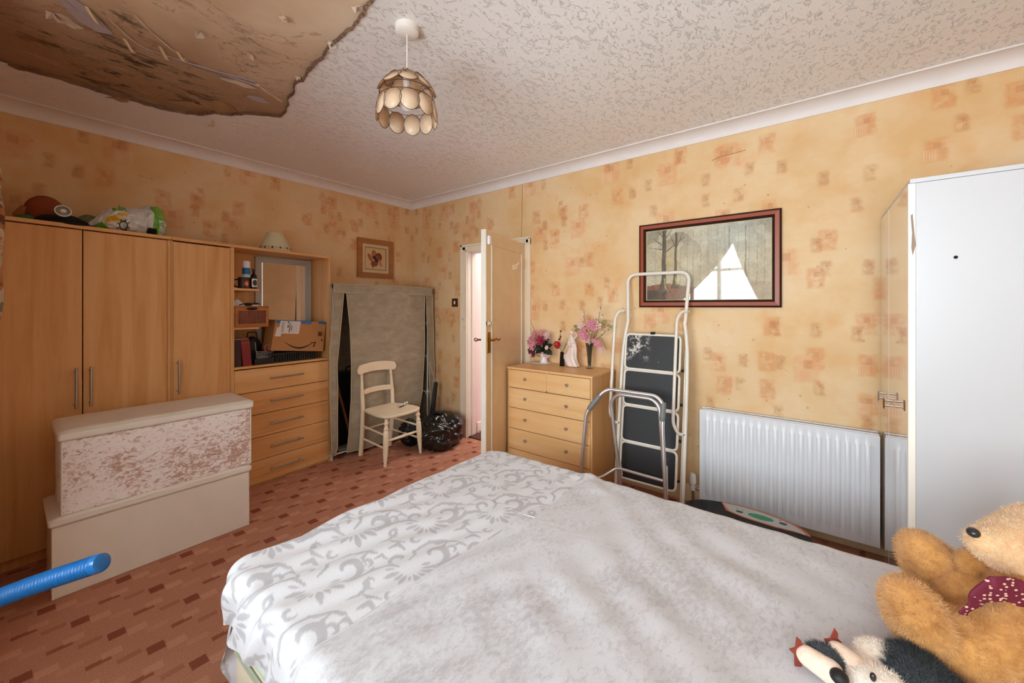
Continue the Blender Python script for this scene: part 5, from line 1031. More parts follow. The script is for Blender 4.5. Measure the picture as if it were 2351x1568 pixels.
gr((2.562, 1.279, 0.66), (2.590, 1.203, 0.768)); gr((2.617, 0.772, 0.775), (2.602, 0.776, 0.655))
for p in (A_[0], A_[-1], B_[0], B_[-1]): MB().lathe([(0.0, 0), (0.02, 0), (0.018, 0.03), (0.015, 0.06), (0.013, 0.06)], (p[0], p[1], 0.001)).build('rubber_tip', tip, t, W=True)
MB().tube([(2.596, 0.752, 0.20), (2.604, 0.757, 0.37)], 0.0145, 14).build('height_sleeve', plain('scuffed_white_sleeve', 'D6D2CE', 0.5, var=0.2), t, W=True)
MB().tube([(2.69, 1.09, 0.20), (2.675, 1.10, 0.30)], 0.0145, 14).build('height_sleeve', plain('scuffed_white_sleeve', 'D6D2CE', 0.5, var=0.2), t, W=True)

# ================================================================ RADIATOR
t = thing('radiator', 'white double panel radiator under the woodland picture on the right wall', 'radiator', (2.93, 0.14, 0.07), 0)
yA, yB, zA, zB = -0.425, 0.48, 0.0, 0.623
# front panel as one pressed sheet with raised vertical ribs
nr = 20; ys = [yA, yA+0.004]; hs = [0.0, 1.0]; b = MB()
per = (yB-yA-0.05)/nr
def prof(y):
    k = ((y-yA-0.025) % per)/per; 
    if y < yA+0.02 or y > yB-0.02: return 0.0
    return -0.007*(1 if 0.279 < k < 0.721 else max(0, 1-(min(abs(k-0.28), abs(k-0.72))/0.08)))
YS = sorted([yA, yB]+[yA+0.025+per*(i+k) for i in range(nr) for k in (0.20, 0.25, 0.28, 0.72, 0.75, 0.80)]); ZS = [0, 0.004, 0.055, 0.068, 0.55, 0.563, 0.618, 0.623]; fz = [0, 0, 0, 1, 1, 0, 0, 0]; ex_ = [0.012, 0, 0, 0, 0, 0, 0, 0.012]
vs = [(ex_[j]+prof(y)*fz[j], y, z) for j, z in enumerate(ZS) for y in YS]; n = len(YS)
b.add(vs, [(j*n+i, j*n+i+1, (j+1)*n+i+1, (j+1)*n+i) for j in range(len(ZS)-1) for i in range(n-1)]); b.build('front_panel', M['radw'], t, angle=60)
MB().q(0.066, 0.078, yA, yB, 0, 0.623).build('rear_panel', M['radw'], t, bev=0.003)
b = MB(); b.q(0.0, 0.078, yB-0.002, yB+0.004, 0.0, 0.615); b.q(0.0, 0.078, yA-0.004, yA+0.002, 0.0, 0.615); b.build('end_cover', M['radw'], t, bev=0.002)
b = MB(); b.q(0.012, 0.016, yA, yB-0.03, 0.612, 0.626); b.q(0.060, 0.066, yA, yB-0.03, 0.612, 0.628); b.build('top_rail', M['radw'], t, bev=0.001)
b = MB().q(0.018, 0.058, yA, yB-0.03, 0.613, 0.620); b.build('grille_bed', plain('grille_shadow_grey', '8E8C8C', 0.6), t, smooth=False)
b = MB()
for i in range(108):
    y = yA+0.004+i*0.00795; b.q(0.018, 0.060, y, y+0.0035, 0.619, 0.625)
o = b.build('grille_fins', M['radw'], t, smooth=False); o['kind'] = 'stuff'
b = MB(); b.tube(fillet([(0.04, yB+0.0, 0.05), (0.04, yB+0.055, 0.05), (0.04, yB+0.055, -0.06)], 0.012), 0.009, 12); b.build('pipe', M['chrome'], t)
MB().lathe([(0, 0), (0.018, 0), (0.018, 0.03), (0.014, 0.032), (0.014, 0.04), (0.023, 0.045), (0.025, 0.06), (0.024, 0.10), (0.018, 0.118), (0, 0.12)], (0.04, yB+0.055, 0.035), (0, 0, 1)).build('valve_head', plain('white_plastic_warm', 'EDE6E0', 0.3), t)

# ================================================================ WHITE GLOSS WARDROBE
t = thing('white_wardrobe', 'tall white wardrobe with mirror-gloss doors against the right wall', 'wardrobe', (2.194, -0.3, 0))
MB().q(0, 0.018, -0.58, -0.019, 0, 1.885).build('side_panel', M['lamw'], t, bev=0.001)
b = MB(); b.q(0.018, 0.82, -0.58, -0.57, 0, 1.885); b.q(0.802, 0.82, -0.57, -0.02, 0, 1.885); b.q(0.018, 0.802, -0.57, -0.02, 0.0, 0.06); b.build('carcass', M['lamw'], t, smooth=False)
MB().q(-0.002, 0.822, -0.58, -0.002, 1.886, 1.903).build('top_panel', M['lamw'], t, bev=0.001)
gl = plain('high_gloss_cream', 'D9D0C6', 0.035, 0.0, Specular_IOR_Level=1.0, Coat_Weight=1.0, Coat_Roughness=0.02, Coat_IOR=2.2)
for x0, x1, hxx in ((0.0, 0.50, 0.455), (0.504, 0.82, 0.55)):
    d = MB().q(x0, x1, -0.0165, 0.002, 0.06, 1.884).build('door', gl, t, bev=0.001)
    MB().q(x0, x0+0.004, 0.0018, 0.0028, 0.06, 1.884).build('edge_strip', plain('ivory_edging', 'F0EAE0', 0.4), d, smooth=False)
    for z in (0.93, 0.955): MB().tube([(hxx-0.1 if x0 < 0.1 else hxx+0.0, 0.004, z), (hxx-0.1 if x0 < 0.1 else hxx, 0.036, z)], 0.005, 8).build('handle_post', M['chrome'], d)
    MB().q(hxx-0.11 if x0 < 0.1 else hxx-0.01, hxx-0.09 if x0 < 0.1 else hxx+0.01, 0.034, 0.040, 0.915, 0.965).build('handle_bar', M['brass'] if x0 < 0.1 else M['chrome'], d, bev=0.003)
MB().q(-0.0015, 0.016, -0.0185, 0.0025, 0.0, 1.885).build('front_edge', plain('ivory_edging', 'F0EAE0', 0.4), t, bev=0.001)
MB().lathe([(0, 0), (0.006, 0), (0.006, 0.0015), (0, 0.0015)], (0, -0.125, 1.585), (-1, 0, 0), 14).build('screw_hole', M['gap'], t)
MB().prism([(0, 0), (0.004, 0.03), (0.002, 0.09), (0.006, 0.16), (0.0, 0.165), (-0.004, 0.10), (-0.009, 0.04)], 0, 0.0015, (0, 1, 0), (0, 0, 1), (-0.0022, -0.010, 1.60)).build('chipped_edging', plain('exposed_chipboard', '9A8272', 0.8), t, smooth=False)

# ================================================================ VIBRATION PLATE
t = thing('vibration_plate', 'oval black exercise platform with grey and orange console on the floor by the radiator', 'exercise machine', (2.665, 0.33, 0), 0)
def oval_(a, c, n=72): return [(a*math.copysign(abs(math.cos(2*PI*k/n))**0.9, math.cos(2*PI*k/n)), c*math.copysign(abs(math.sin(2*PI*k/n))**0.85, math.sin(2*PI*k/n))) for k in range(n)]
MB().prism(oval_(0.185, 0.33), 0.02, 0.125).build('base', plain('dark_grey_plastic', '26272A', 0.5), t, bev=0.01)
MB().prism(oval_(0.178, 0.322), 0.125, 0.137).build('rubber_top', plain('black_ribbed_rubber', '222426', 0.75, bump=(90, 0.3, 0.002)), t, bev=0.003)
dsh = plain('moulded_grip_bar', '121315', 0.6)
for i in range(9):
    for j in range(14):
        x = -0.13+0.033*i+(0.016 if j % 2 else 0); y = 0.29-0.043*j
        if (x/0.16)**2+(y/0.30)**2 < 1 and not (x > 0.02 and y < 0.13): MB().q(x-0.009, x+0.009, y-0.004, y+0.004, 0.1365, 0.1395).build('grip_bar', dsh, t, smooth=False)
P = [(0.178*math.cos(a), 0.322*math.sin(a)) for a in [R(-82+4*k) for k in range(28)]]
oc = [p for p in P if p[1] < 0.16]; inner = [(0.06, 0.10), (0.03, 0.0), (0.02, -0.15), (0.03, -0.27)]
MB().prism(oc+inner, 0.137, 0.1415).build('console_border', plain('orange_trim', 'CC6E48', 0.45), t, bev=0.001)
oc2 = [(x*0.90, y*0.93) for x, y in oc]; MB().prism(oc2+[(0.064, 0.08), (0.036, 0.0), (0.026, -0.15), (0.034, -0.25)], 0.1415, 0.1425).build('console', plain('console_grey', 'B9BEBC', 0.4), t, smooth=False)
MB().prism([(0.088+0.03*math.cos(2*PI*k/30)*1.0, -0.08+0.065*math.sin(2*PI*k/30)) for k in range(30)], 0.1425, 0.1432).build('display', plain('green_display', '17905F', 0.3), t, smooth=False)
for y in (0.03, -0.19):
    MB().prism([(0.085+0.014*math.cos(2*PI*k/20), y+0.02*math.sin(2*PI*k/20)) for k in range(20)], 0.1425, 0.143).build('button', plain('console_dark', '2E3A3C', 0.4), t, smooth=False)
    for k in (-1, 1): MB().prism([(0.118+0.004*math.cos(q_), y+k*0.016+0.004*math.sin(q_)) for q_ in [2*PI*j/10 for j in range(10)]], 0.1425, 0.143).build('button', plain('console_dark', '2E3A3C', 0.4), t, smooth=False)
for sx, sy in ((-1, -1), (1, -1), (-1, 1), (1, 1)): MB().lathe([(0, 0), (0.02, 0), (0.018, 0.022), (0, 0.022)], (sx*0.10, sy*0.22, 0.0)).build('foot', rub, t)

# ================================================================ BED
BX0, BX1, BY0, BY1, BZ = 0.436, 1.815, -0.62, 1.552, 0.548
t = thing('bed', 'double divan bed with a mint mattress edge and cream piped base', 'bed', (1.135, 0.56, 0))
cx_, cy_ = 1.135, (BY0+BY1)/2-0.56
def rr_(hx, hy, r, n=8): return [(p.x, p.y) for p in fillet([(hx, hy, 0), (-hx, hy, 0), (-hx, -hy, 0), (hx, -hy, 0)], r, n, True)]
hx, hy = (BX1-BX0)/2-0.008, (BY1-BY0)/2-0.018
def off(P, dx, dy): return [(x+dx, y+dy) for x, y in P]
MB().prism(off(rr_(hx, hy, 0.11), 0, cy_), 0.31, BZ-0.02).build('mattress', plain('mint_mattress_fabric', 'D3E4DE', 0.8, var=0.04, bump=(14, 0.25, 0.012)), t, bev=0.035)
MB().prism(off(rr_(hx-0.005, hy-0.01, 0.07), 0, cy_), 0.03, 0.305).build('divan_base', plain('cream_divan_fabric', 'E6DDC6', 0.8, var=0.04, bump=(40, 0.15, 0.003)), t, bev=0.008)
for z in (0.303, 0.286): MB().tube([(x, y, z) for x, y in off(rr_(hx-0.003, hy-0.008, 0.07), 0, cy_)], 0.004, 8, closed=True).build('piping', plain('grey_green_piping', 'A9AE98', 0.7), t)
for sx in (-1, 1):
    for sy in (-1, 1): MB().lathe([(0, 0), (0.02, 0), (0.022, 0.03), (0, 0.03)], (sx*(hx-0.1), cy_+sy*(hy-0.12), 0)).build('castor', rub, t)

# fitted cover: floral band at the foot, crushed velvet elsewhere
RC, RF = 0.085, 0.05
def drape_pt(X, Y, bump=0.0):
    # X,Y: flat cloth coordinates; returns draped point
    mx, my = (BX0+BX1)/2, (BY0+BY1)/2; hx_, hy_ = (BX1-BX0)/2-RC, (BY1-BY0)/2-RC
    dx, dy = X-mx, Y-my; qx, qy = abs(dx)-hx_, abs(dy)-hy_
    ox, oy = max(qx, 0), max(qy, 0); d = math.hypot(ox, oy); s = d-RC+RF*0.9
    if d > 1e-9: nx, ny = math.copysign(ox/d, dx), math.copysign(oy/d, dy)
    else: nx, ny = 0, 0
    if s <= 0: return Vector((X, Y, BZ+bump)), Vector((nx, ny, 0)), s
    th = min(s/RF, PI/2); r = RC-RF*0.9+RF*math.sin(th); z = BZ-RF*(1-math.cos(th))-max(0, s-RF*PI/2)
    if d <= 1e-9: return Vector((X, Y, BZ)), Vector((0, 0, 0)), s
    bx, by = mx+math.copysign(min(abs(dx), hx_), dx), my+math.copysign(min(abs(dy), hy_), dy)
    fl_ = 0.0
    if s > RF: fl_ = (s-RF)*0.10*math.sin((X*1.0+Y*1.0)*24+math.atan2(ny, nx)*6)+(s-RF)*0.05
    return Vector((bx+nx*(r+fl_), by+ny*(r+fl_), max(z, 0.02)))+Vector((nx, ny, 0))*bump*math.sin(th)+Vector((0, 0, bump*math.cos(th))), Vector((nx, ny, 0)), s
def wrinkle(X, Y):
    w = 0.006*nz(X, Y, 0, 2.5)+0.004*nz(X*1.0, Y*2.4, 3, 5)
    d = math.hypot(X-0.55, Y-1.45); w += 0.014*math.exp(-d*2.2)*math.sin((X*0.35+Y)*52+2.2*nz(X, Y, 5, 3))*min(1, d*6)
    d2 = math.hypot(X-1.75, Y-0.86); w += 0.012*math.exp(-d2*d2*40)*(0.5+nz(X, Y, 7, 14))
    w += 0.006*math.exp(-abs(Y-0.2)*1.2)*math.sin((X*0.8-Y*0.55)*38+3*nz(X, Y, 9, 2))*(0.4+nz(X, Y, 2, 1.5)) 
    return w
def seamY(X): return 0.985-0.083*(X-0.45)/1.35 if X < 1.3 else 0.885
def motif_field(u, v):
    """lattice of scroll-and-petal motifs, returns 0..1"""
    out = np.zeros_like(u); e1 = np.array([0.61, -0.79]); e2 = np.array([0.79, 0.61])
    segs = []   # (x0,y0,x1,y1,w) in motif axes (a right, b away)
    def poly(pts, ws):
        for i in range(len(pts)-1): segs.append(pts[i]+pts[i+1]+(ws[i], ws[i+1]))
    for k, (an, r0, r1, ww) in enumerate([(-100, .024, .066, .0085), (-78, .03, .055, .0045), (-56, .026, .080, .0095), (-34, .03, .064, .0065), (-12, .028, .080, .009), (10, .03, .062, .006), (-124, .024, .054, .006), (-146, .028, .070, .0075), (30, .032, .058, .005), (-168, .04, .066, .004)]):
        a = R(an); P = [(math.cos(a)*(r0+(r1-r0)*j/4), math.sin(a)*(r0+(r1-r0)*j/4)) for j in range(5)]; poly(P, [ww*q for q in (0.15, 0.6, 1.0, 0.95, 0.45)])
    sp_ = [(0.055+(0.012+0.040*j/12)*math.cos(R(200-300*j/12)), 0.062+(0.012+0.040*j/12)*math.sin(R(200-300*j/12))) for j in range(13)]; poly(sp_, [0.004+0.007*math.sin(PI*j/12) for j in range(13)])
    sp2 = [(-0.045+(0.008+0.022*j/9)*math.cos(R(-20+270*j/9)), 0.045+(0.008+0.022*j/9)*math.sin(R(-20+270*j/9))) for j in range(10)]; poly(sp2, [0.003+0.0045*math.sin(PI*j/9) for j in range(10)])
    S_ = [(-0.03, 0.0), (-0.07, 0.012), (-0.105, 0.0), (-0.125, -0.03), (-0.15, -0.055), (-0.165, -0.05)]; poly(S_, [0.003, 0.007, 0.009, 0.007, 0.005, 0.002])
    S2 = [(0.0, 0.10), (0.03, 0.128), (0.07, 0.135), (0.11, 0.125), (0.15, 0.135)]; poly(S2, [0.003, 0.007, 0.007, 0.005, 0.002])
    S3 = [(-0.04, 0.09), (-0.065, 0.105), (-0.085, 0.085)]; poly(S3, [0.003, 0.008, 0.003]); S4 = [(-0.08, 0.05), (-0.10, 0.06), (-0.115, 0.045)]; poly(S4, [0.003, 0.006, 0.002])
    poly([(0.10, -0.05), (0.125, -0.035), (0.14, -0.005), (0.13, 0.02)], [0.002, 0.006, 0.006, 0.002]); poly([(-0.10, -0.09), (-0.075, -0.115), (-0.04, -0.12)], [0.002, 0.006, 0.002]); poly([(0.03, -0.10), (0.06, -0.115), (0.10, -0.10)], [0.002, 0.006, 0.002])
    poly([(-0.01, 0.03), (0.0, 0.06), (-0.01, 0.085), (0.01, 0.105)], [0.003, 0.005, 0.006, 0.002]); poly([(0.06, 0.01), (0.09, 0.022), (0.12, 0.05), (0.125, 0.08)], [0.002, 0.005, 0.006, 0.002]); poly([(-0.13, 0.02), (-0.15, 0.045), (-0.14, 0.07)], [0.002, 0.006, 0.002])
    for cxx, cyy, rr_s, a0s, a1s in ((-0.09, -0.055, 0.022, 40, 300), (0.105, 0.085, 0.020, -60, 200), (-0.02, 0.135, 0.018, 100, 360)):
        poly([(cxx+(rr_s*(0.35+0.65*j/8))*math.cos(R(a0s+(a1s-a0s)*j/8)), cyy+(rr_s*(0.35+0.65*j/8))*math.sin(R(a0s+(a1s-a0s)*j/8))) for j in range(9)], [0.002+0.0035*math.sin(PI*j/8) for j in range(9)])
    A_c, B_c = 0.43, 0.335
    for par in (0, 1):
        gu = np.round((u-0.805-par*0.21)/A_c); gv = np.round((v-1.371+par*0.165)/B_c)
        for du in (-1, 0, 1):
            for dv in (-1, 0, 1):
                x = u-(0.805+par*0.21+(gu+du)*A_c); y = v-(1.371-par*0.165+(gv+dv)*B_c)
                near = (np.abs(x) < 0.2) & (np.abs(y) < 0.2); idx = np.nonzero(near)
                if not len(idx[0]): continue
                a = (x[idx]*e1[0]+y[idx]*e1[1])/1.15; b_ = (x[idx]*e2[0]+y[idx]*e2[1])/1.15; best = np.full(a.shape, -1.0)
                for x0, y0, x1, y1, w0, w1 in segs:
                    dx, dy = x1-x0, y1-y0; tt = np.clip(((a-x0)*dx+(b_-y0)*dy)/(dx*dx+dy*dy), 0, 1); dd = np.hypot(a-x0-tt*dx, b_-y0-tt*dy); best = np.maximum(best, (w0+(w1-w0)*tt)-dd)
                out[idx] = np.maximum(out[idx], np.clip(best/0.0018+0.5, 0, 1))
    return out
t = thing('bed_cover', 'pale silver fitted bed cover with a scrolled floral band and a crushed velvet top', 'bedding', (1.135, 0.56, BZ))
# floral band
nxx, nyy = 420, 230; fx0, fx1, fy1 = BX0-0.24, BX1+0.42, BY1+0.50
b = MB(); vs = []; uu = np.zeros((nyy+1, nxx+1)); vv = np.zeros((nyy+1, nxx+1))
for j in range(nyy+1):
    for i in range(nxx+1):
        X = fx0+(fx1-fx0)*i/nxx; ys_ = seamY(X)-0.006; Y = ys_+(fy1-ys_)*j/nyy; uu[j, i] = X; vv[j, i] = Y
        p, nn_, s = drape_pt(X, Y, wrinkle(X, Y)+0.002); vs.append(p)
F_ = motif_field(uu, vv)
fcs = []
for j in range(nyy):
    for i in range(nxx):
        # trim: left side hem rides up, corner cut away
        X, Y = uu[j, i], vv[j, i]; sx_ = BX0-X; 
        hemL = 0.175+0.02*nz(Y, 0, 0, 6)
        q_ = vs[j*(nxx+1)+i]
        if q_.x < BX0+0.035 and q_.y < BY1-0.012 and q_.z < 0.392+0.012*nz(Y, 0, 0, 7): continue
        if q_.z < 0.07: continue
        if sx_ > 0.12 and Y > BY1: continue
        if X > BX1+0.02 and Y > BY1+0.05: continue
        a = j*(nxx+1)+i; fcs.append((a, a+1, a+nxx+2, a+nxx+1))
b.add(vs, fcs); cA, cB = np.array(lin('D3D3D9')), np.array(lin('A09DA2'))
b.c = (cA[None]*(1-F_.reshape(-1, 1)*0.75)+cB[None]*F_.reshape(-1, 1)*0.75)
band = b.build('floral_band', M['floral'], t, W=True, angle=180)
MB().tube([drape_pt(fx0+0.07+(fx1-fx0-0.2)*i/160, seamY(fx0+0.07+(fx1-fx0-0.2)*i/160), wrinkle(fx0+0.07+(fx1-fx0-0.2)*i/160, seamY(fx0+0.07+(fx1-fx0-0.2)*i/160))+0.003)[0] for i in range(161)], 0.0022, 6).build('seam', plain('silver_seam', 'D6D2D4', 0.8), t, W=True)
nxx, nyy = 240, 230; b = MB(); vs = []; fcs = []; gx0, gx1, gy0 = BX0-0.22, BX1+0.42, BY0-0.05
for j in range(nyy+1):
    for i in range(nxx+1):
        X = gx0+(gx1-gx0)*i/nxx; ye = seamY(X)+0.006; Y = gy0+(ye-gy0)*j/nyy; vs.append(drape_pt(X, Y, wrinkle(X, Y)+0.0035*nz(X, Y, 4, 9)+0.003)[0])
for j in range(nyy):
    for i in range(nxx):
        X = gx0+(gx1-gx0)*i/nxx; Y = gy0+(seamY(X)-gy0)*j/nyy
        if X < BX0 and vs[j*(nxx+1)+i].z < 0.385+0.012*nz(Y, 0, 0, 7): continue
        a = j*(nxx+1)+i; fcs.append((a, a+1, a+nxx+2, a+nxx+1))
b.add(vs, fcs); b.build('velvet_panel', M['bedv'], t, W=True, angle=180)

# ================================================================ TEDDY BEAR
def merged(name, blobs, mat, parent, vox=0.006, W=True):
    b = MB()
    for kind, *a in blobs:
        if kind == 'e': b.ell(*a)
        else: b.capsule(*a)
    o = b.build('tmp_blob', mat, None); m = o.modifiers.new('r', 'REMESH'); m.mode = 'VOXEL'; m.voxel_size = vox
    m = o.modifiers.new('s', 'SMOOTH'); m.iterations = 10; m.factor = 0.6
    dg = bpy.context.evaluated_depsgraph_get(); me = bpy.data.meshes.new_from_object(o.evaluated_get(dg)); bpy.data.objects.remove(o)
    Mi = XF[parent.name].inverted(); me.transform(Mi); me.name = name; me.polygons.foreach_set('use_smooth', [True]*len(me.polygons))
    me.materials.clear(); me.materials.append(mat); q = bpy.data.objects.new(name, me); COL.objects.link(q); q.parent = parent; XF[q.name] = XF[parent.name]; return q
def rotto(d):  # matrix whose z points along d
    return Vector(d).normalized().to_track_quat('Z', 'Y').to_matrix()
def fur_mat(name, c1, c2, c3):
    t_ = NT(name); o_ = t_.obj(); n_ = t_.noise(o_, 26.0, 5, 0.7); n2 = t_.noise(o_, 6.0, 3)
    c = t_.mix(t_.ramp(n_, [(0.35, 0.0), (0.65, 1.0)]), c1, c2); c = t_.mix(t_.mul(t_.ramp(n2, [(0.45, 0.0), (0.7, 1.0)]), 0.5), c, c3)
    return t_.bsdf(c, 0.9, 0, t_.bump(t_.noise(o_, 120, 3), 0.6, 0.004), Sheen_Weight=0.35)
def add_fur(o, parent, count, L_, wd, mat, seed=1, cond=None, lean=(0, 0, -0.3)):
    me = o.data; rs = np.random.RandomState(seed); nf = len(me.polygons); co = np.zeros(nf*3); nn = np.zeros(nf*3); me.polygons.foreach_get('center', co); me.polygons.foreach_get('normal', nn); co = co.reshape(-1, 3); nn = nn.reshape(-1, 3)
    idx = rs.randint(0, nf, count); 
    if cond is not None: idx = idx[cond(co[idx])]
    k = len(idx); c = co[idx]+rs.normal(0, 0.0022, (k, 3)); n = nn[idx]; d = n+rs.normal(0, 0.45, (k, 3))+np.array(lean); d /= np.linalg.norm(d, axis=1)[:, None]
    s = np.cross(d, rs.normal(0, 1, (k, 3))); s /= np.linalg.norm(s, axis=1)[:, None]; ll = L_*rs.uniform(0.5, 1.2, (k, 1)); base = c-n*0.001
    V = np.stack([base-s*wd, base+s*wd, base+d*ll], 1).reshape(-1, 3); m2 = bpy.data.meshes.new('fur'); m2.from_pydata(V.tolist(), [], [(3*i, 3*i+1, 3*i+2) for i in range(k)]); m2.materials.append(mat)
    q = bpy.data.objects.new('fur', m2); COL.objects.link(q); q.parent = parent; q['kind'] = 'stuff'; return q
f1 = fur_mat('golden_plush', 'AC7232', 'D29A56', 'CE945C'); f2 = fur_mat('pale_plush', 'D2A172', 'E6C59C', 'DDB894')
t = thing('teddy_bear', 'large golden plush teddy bear with a burgundy patterned scarf sitting on the bed', 'soft toy', (1.40, -0.38, 0.56))
V3 = Vector
AX = rotto((-0.29, 0.38, 0.88))
bl = [('e', (1.472, -0.437, 0.675), (0.125, 0.12, 0.13)), ('e', (1.509, -0.436, 0.735), (0.10, 0.10, 0.09)), ('c', (1.39, -0.47, 0.70), (1.33, -0.42, 0.63), 0.045, 0.04),
      ('c', (1.341, -0.27, 0.615), (1.40, -0.36, 0.64), 0.072, 0.078), ('c', (1.50, -0.31, 0.66), (1.50, -0.38, 0.65), 0.07, 0.07)]
bd_ = merged('body', bl, f1, t)
arm_ = merged('arm', [('c', (1.575, -0.42, 0.735), (1.512, -0.322, 0.738), 0.046, 0.037)], f1, t)
feet = []
for nm, c, rr3 in (('foot', (1.327, -0.2, 0.655), (0.072, 0.062, 0.106)), ('foot', (1.555, -0.262, 0.675), (0.076, 0.062, 0.118))):
    feet.append(merged(nm, [('e', c, rr3, AX), ('c', c, V3(c)+V3((0.02, -0.07, -0.015)), 0.05, 0.055)], f1, t))
hd_ = merged('head', [('e', (1.555, -0.465, 0.805), (0.11, 0.105, 0.105)), ('c', (1.508, -0.405, 0.806), (1.438, -0.325, 0.832), 0.088, 0.036), ('e', (1.424, -0.312, 0.848), 0.020)], f2, t)
ears = [merged('ear', [('e', c, (0.042, 0.02, 0.04), rotto((0.3, 0.3, 0.9)))], f1, t, 0.005) for c in ((1.64, -0.50, 0.90), (1.52, -0.56, 0.90))]
nm_ = plain('black_nose_plastic', '2C2A2C', 0.2)
MB().ell((1.413, -0.302, 0.860), (0.014, 0.012, 0.011)).build('nose', nm_, t, W=True); MB().ell((1.437, -0.418, 0.842), 0.010).build('eye', nm_, t, W=True)
fm = [fur_mat('golden_fur', 'B87E3C', 'DDAE70', 'D6A26C'), fur_mat('pale_fur', 'DDB284', 'EFD4B0', 'E8C8A0')]
add_fur(arm_, arm_, 6000, 0.010, 0.0006, fm[0], 9); add_fur(bd_, bd_, 26000, 0.011, 0.0006, fm[0], 1); add_fur(hd_, hd_, 16000, 0.008, 0.0006, fm[1], 2)
for i, f_o in enumerate(feet): add_fur(f_o, f_o, 14000, 0.011, 0.0006, fm[0], 3+i)
def scarf_mat():
    t_ = NT('burgundy_print'); o_ = t_.obj(); v_ = t_.n('TexVoronoi', {'Vector': t_.map(o_, (1, 1, 1.8)), 'Scale': 75.0, 'Randomness': 0.8}); f = t_.m_('LESS_THAN', v_.outputs['Distance'], 0.30)
    return t_.bsdf(t_.mix(f, '6B1530', 'DCB8A4'), 0.75)
sc = scarf_mat(); scf = thing('bear_scarf', 'burgundy scarf with cream flecks knotted round the teddy bear neck', 'scarf', (1.37, -0.33, 0.75))
SCP = [V3((1.328, -0.275, 0.711)), V3((1.331, -0.287, 0.743)), V3((1.337, -0.307, 0.771)), V3((1.355, -0.338, 0.774)), V3((1.375, -0.368, 0.765)), V3((1.421, -0.428, 0.745))]
def sf(u, v):
    P = SCP
    k = u*(len(P)-1); i = min(int(k), len(P)-2); p = P[i].lerp(P[i+1], k-i); w_ = 0.008+0.020*min(1, u*3)
    return p+V3((-0.012, 0.012, 0))*math.sin(v*PI)+V3((0.0, 0.0, (v-0.5)*2*w_))+V3((-0.005, 0.005, 0))*math.sin(u*19+v*4)
MB().grid(sf, 60, 14).build('scarf_wrap', sc, scf, W=True, solid=0.003)

# ================================================================ SMALL BLACK AND WHITE PLUSH
pw_ = fur_mat('white_plush', 'E9D8C8', 'F4ECE4', 'EADCCF'); pkp = fur_mat('peach_plush', 'E6C6AE', 'F0DACB', 'E2C4B0'); bk_ = fur_mat('black_plush', '1C2024', '39424C', '121416')
t = thing('black_and_white_plush', 'small black and white plush animal with rust red felt feet lying on the bed', 'soft toy', (1.16, -0.07, 0.56))
l1 = merged('leg', [('c', (1.133, 0.012, 0.592), (1.126, -0.03, 0.585), 0.022, 0.026)], pkp, t, 0.004)
l2 = merged('leg', [('c', (1.186, -0.045, 0.595), (1.166, -0.075, 0.590), 0.022, 0.028)], pkp, t, 0.004)
hb = merged('head', [('e', (1.135, -0.115, 0.583), (0.055, 0.055, 0.042)), ('e', (1.225, -0.125, 0.590), (0.05, 0.05, 0.034)), ('e', (1.17, -0.09, 0.58), (0.05, 0.05, 0.03))], pw_, t, 0.005)
bp_ = merged('black_patch', [('e', (1.156, -0.022, 0.586), (0.034, 0.040, 0.026))], bk_, t, 0.004)
er = merged('black_ear', [('e', (1.212, -0.175, 0.602), (0.072, 0.058, 0.030)), ('e', (1.19, -0.23, 0.585), (0.06, 0.05, 0.03))], bk_, t, 0.005)
MB().ell((1.104, -0.044, 0.598), (0.017, 0.017, 0.014)).build('nose', plain('black_velvet_nose', '151213', 0.6), t, W=True)
MB().ell((1.105, -0.098, 0.628), (0.0055, 0.0055, 0.009)).build('eye', nm_, t, W=True)
felt = plain('rust_red_felt', '8A3A2A', 0.9)
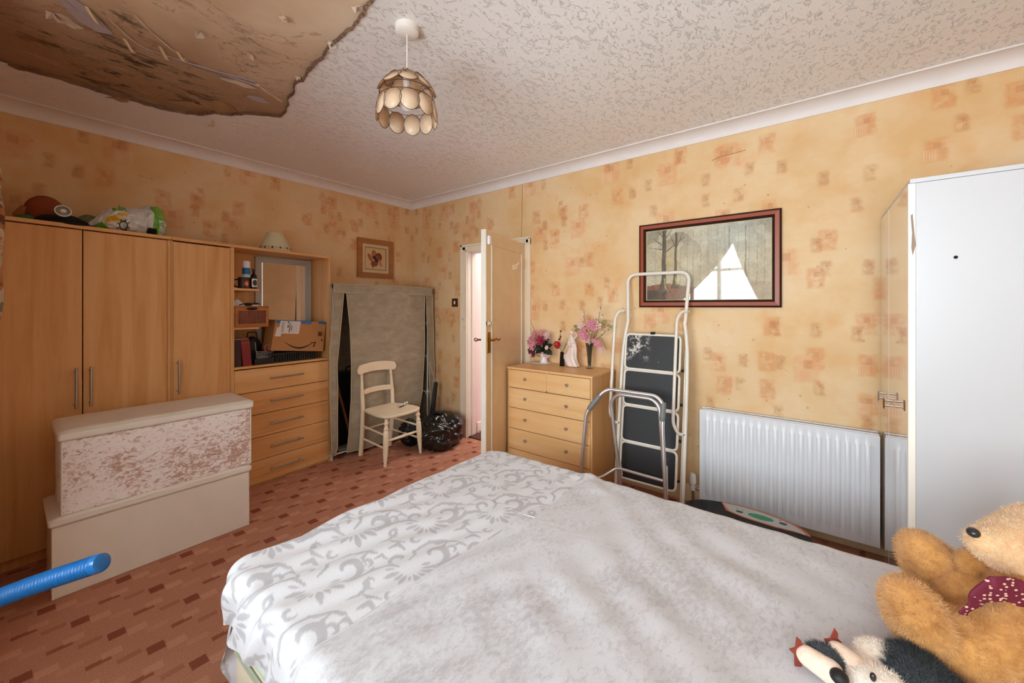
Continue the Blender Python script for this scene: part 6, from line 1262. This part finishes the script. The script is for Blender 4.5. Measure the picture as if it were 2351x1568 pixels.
for o3, a3 in (((1.140, 0.026, 0.575), 0.0), ((1.203, -0.033, 0.582), -0.25)):
    x3 = V3((0.61, -0.79, 0)); y3 = V3((-0.1, -0.1, 1)).normalized(); pts = [(-0.008, -0.016), (0.006, -0.018), (0.006, 0.012), (0.014, 0.020), (0.002, 0.026), (-0.002, 0.036), (-0.012, 0.044), (-0.012, 0.022), (-0.024, 0.018), (-0.012, 0.008)]
    pts = [(x*1.15, y*1.3) for x, y in pts]; pts = [(x*math.cos(a3)-y*math.sin(a3), x*math.sin(a3)+y*math.cos(a3)) for x, y in pts]
    MB().prism(pts, -0.0015, 0.0015, x3, y3, o3).build('felt_foot', felt, t, W=True, smooth=False)
add_fur(er, er, 16000, 0.016, 0.0006, bk_, 11, lean=(0.2, 0.1, 0)); add_fur(bp_, bp_, 4000, 0.011, 0.0005, bk_, 12); add_fur(hb, hb, 12000, 0.009, 0.0005, pw_, 13)

# ================================================================ BLUE HOSE
t = thing('blue_hose', 'shiny blue ribbed plastic tube poking in from the left by the ottomans', 'tube', (0.18, 1.73, 0.613))
ctrl = [V3((0.181, 1.733, 0.613)), V3((0.077, 1.868, 0.557)), V3((-0.005, 1.974, 0.508)), V3((-0.12, 2.10, 0.44)), V3((-0.26, 2.20, 0.33)), V3((-0.40, 2.22, 0.16)), V3((-0.47, 2.16, 0.045)), V3((-0.50, 1.95, 0.032)), V3((-0.48, 1.6, 0.032))]
pts = []; 
for i in range(len(ctrl)-1):
    p0, p1, p2, p3 = ctrl[max(i-1, 0)], ctrl[i], ctrl[i+1], ctrl[min(i+2, len(ctrl)-1)]
    for k in range(110):
        u = k/110; pts.append(0.5*((2*p1)+(-p0+p2)*u+(2*p0-5*p1+4*p2-p3)*u*u+(-p0+3*p1-3*p2+p3)*u**3))
acc = 0; rr4 = []
for i, p in enumerate(pts):
    if i: acc += (p-pts[i-1]).length
    rr4.append(0.0258+0.0022*math.sin(acc*2*PI/0.0105))
blu = plain('blue_glossy_plastic', '1168AE', 0.28)
MB().tube(pts, rr4, 22).build('ribbed_tube', blu, t, W=True, angle=180)
d_ = (pts[0]-pts[6]).normalized(); MB().tube([pts[0]-d_*0.012, pts[0], pts[0]+d_*0.008, pts[0]+d_*0.012], [0.0275, 0.0278, 0.026, 0.019], 28).build('end_cuff', blu, t, W=True)
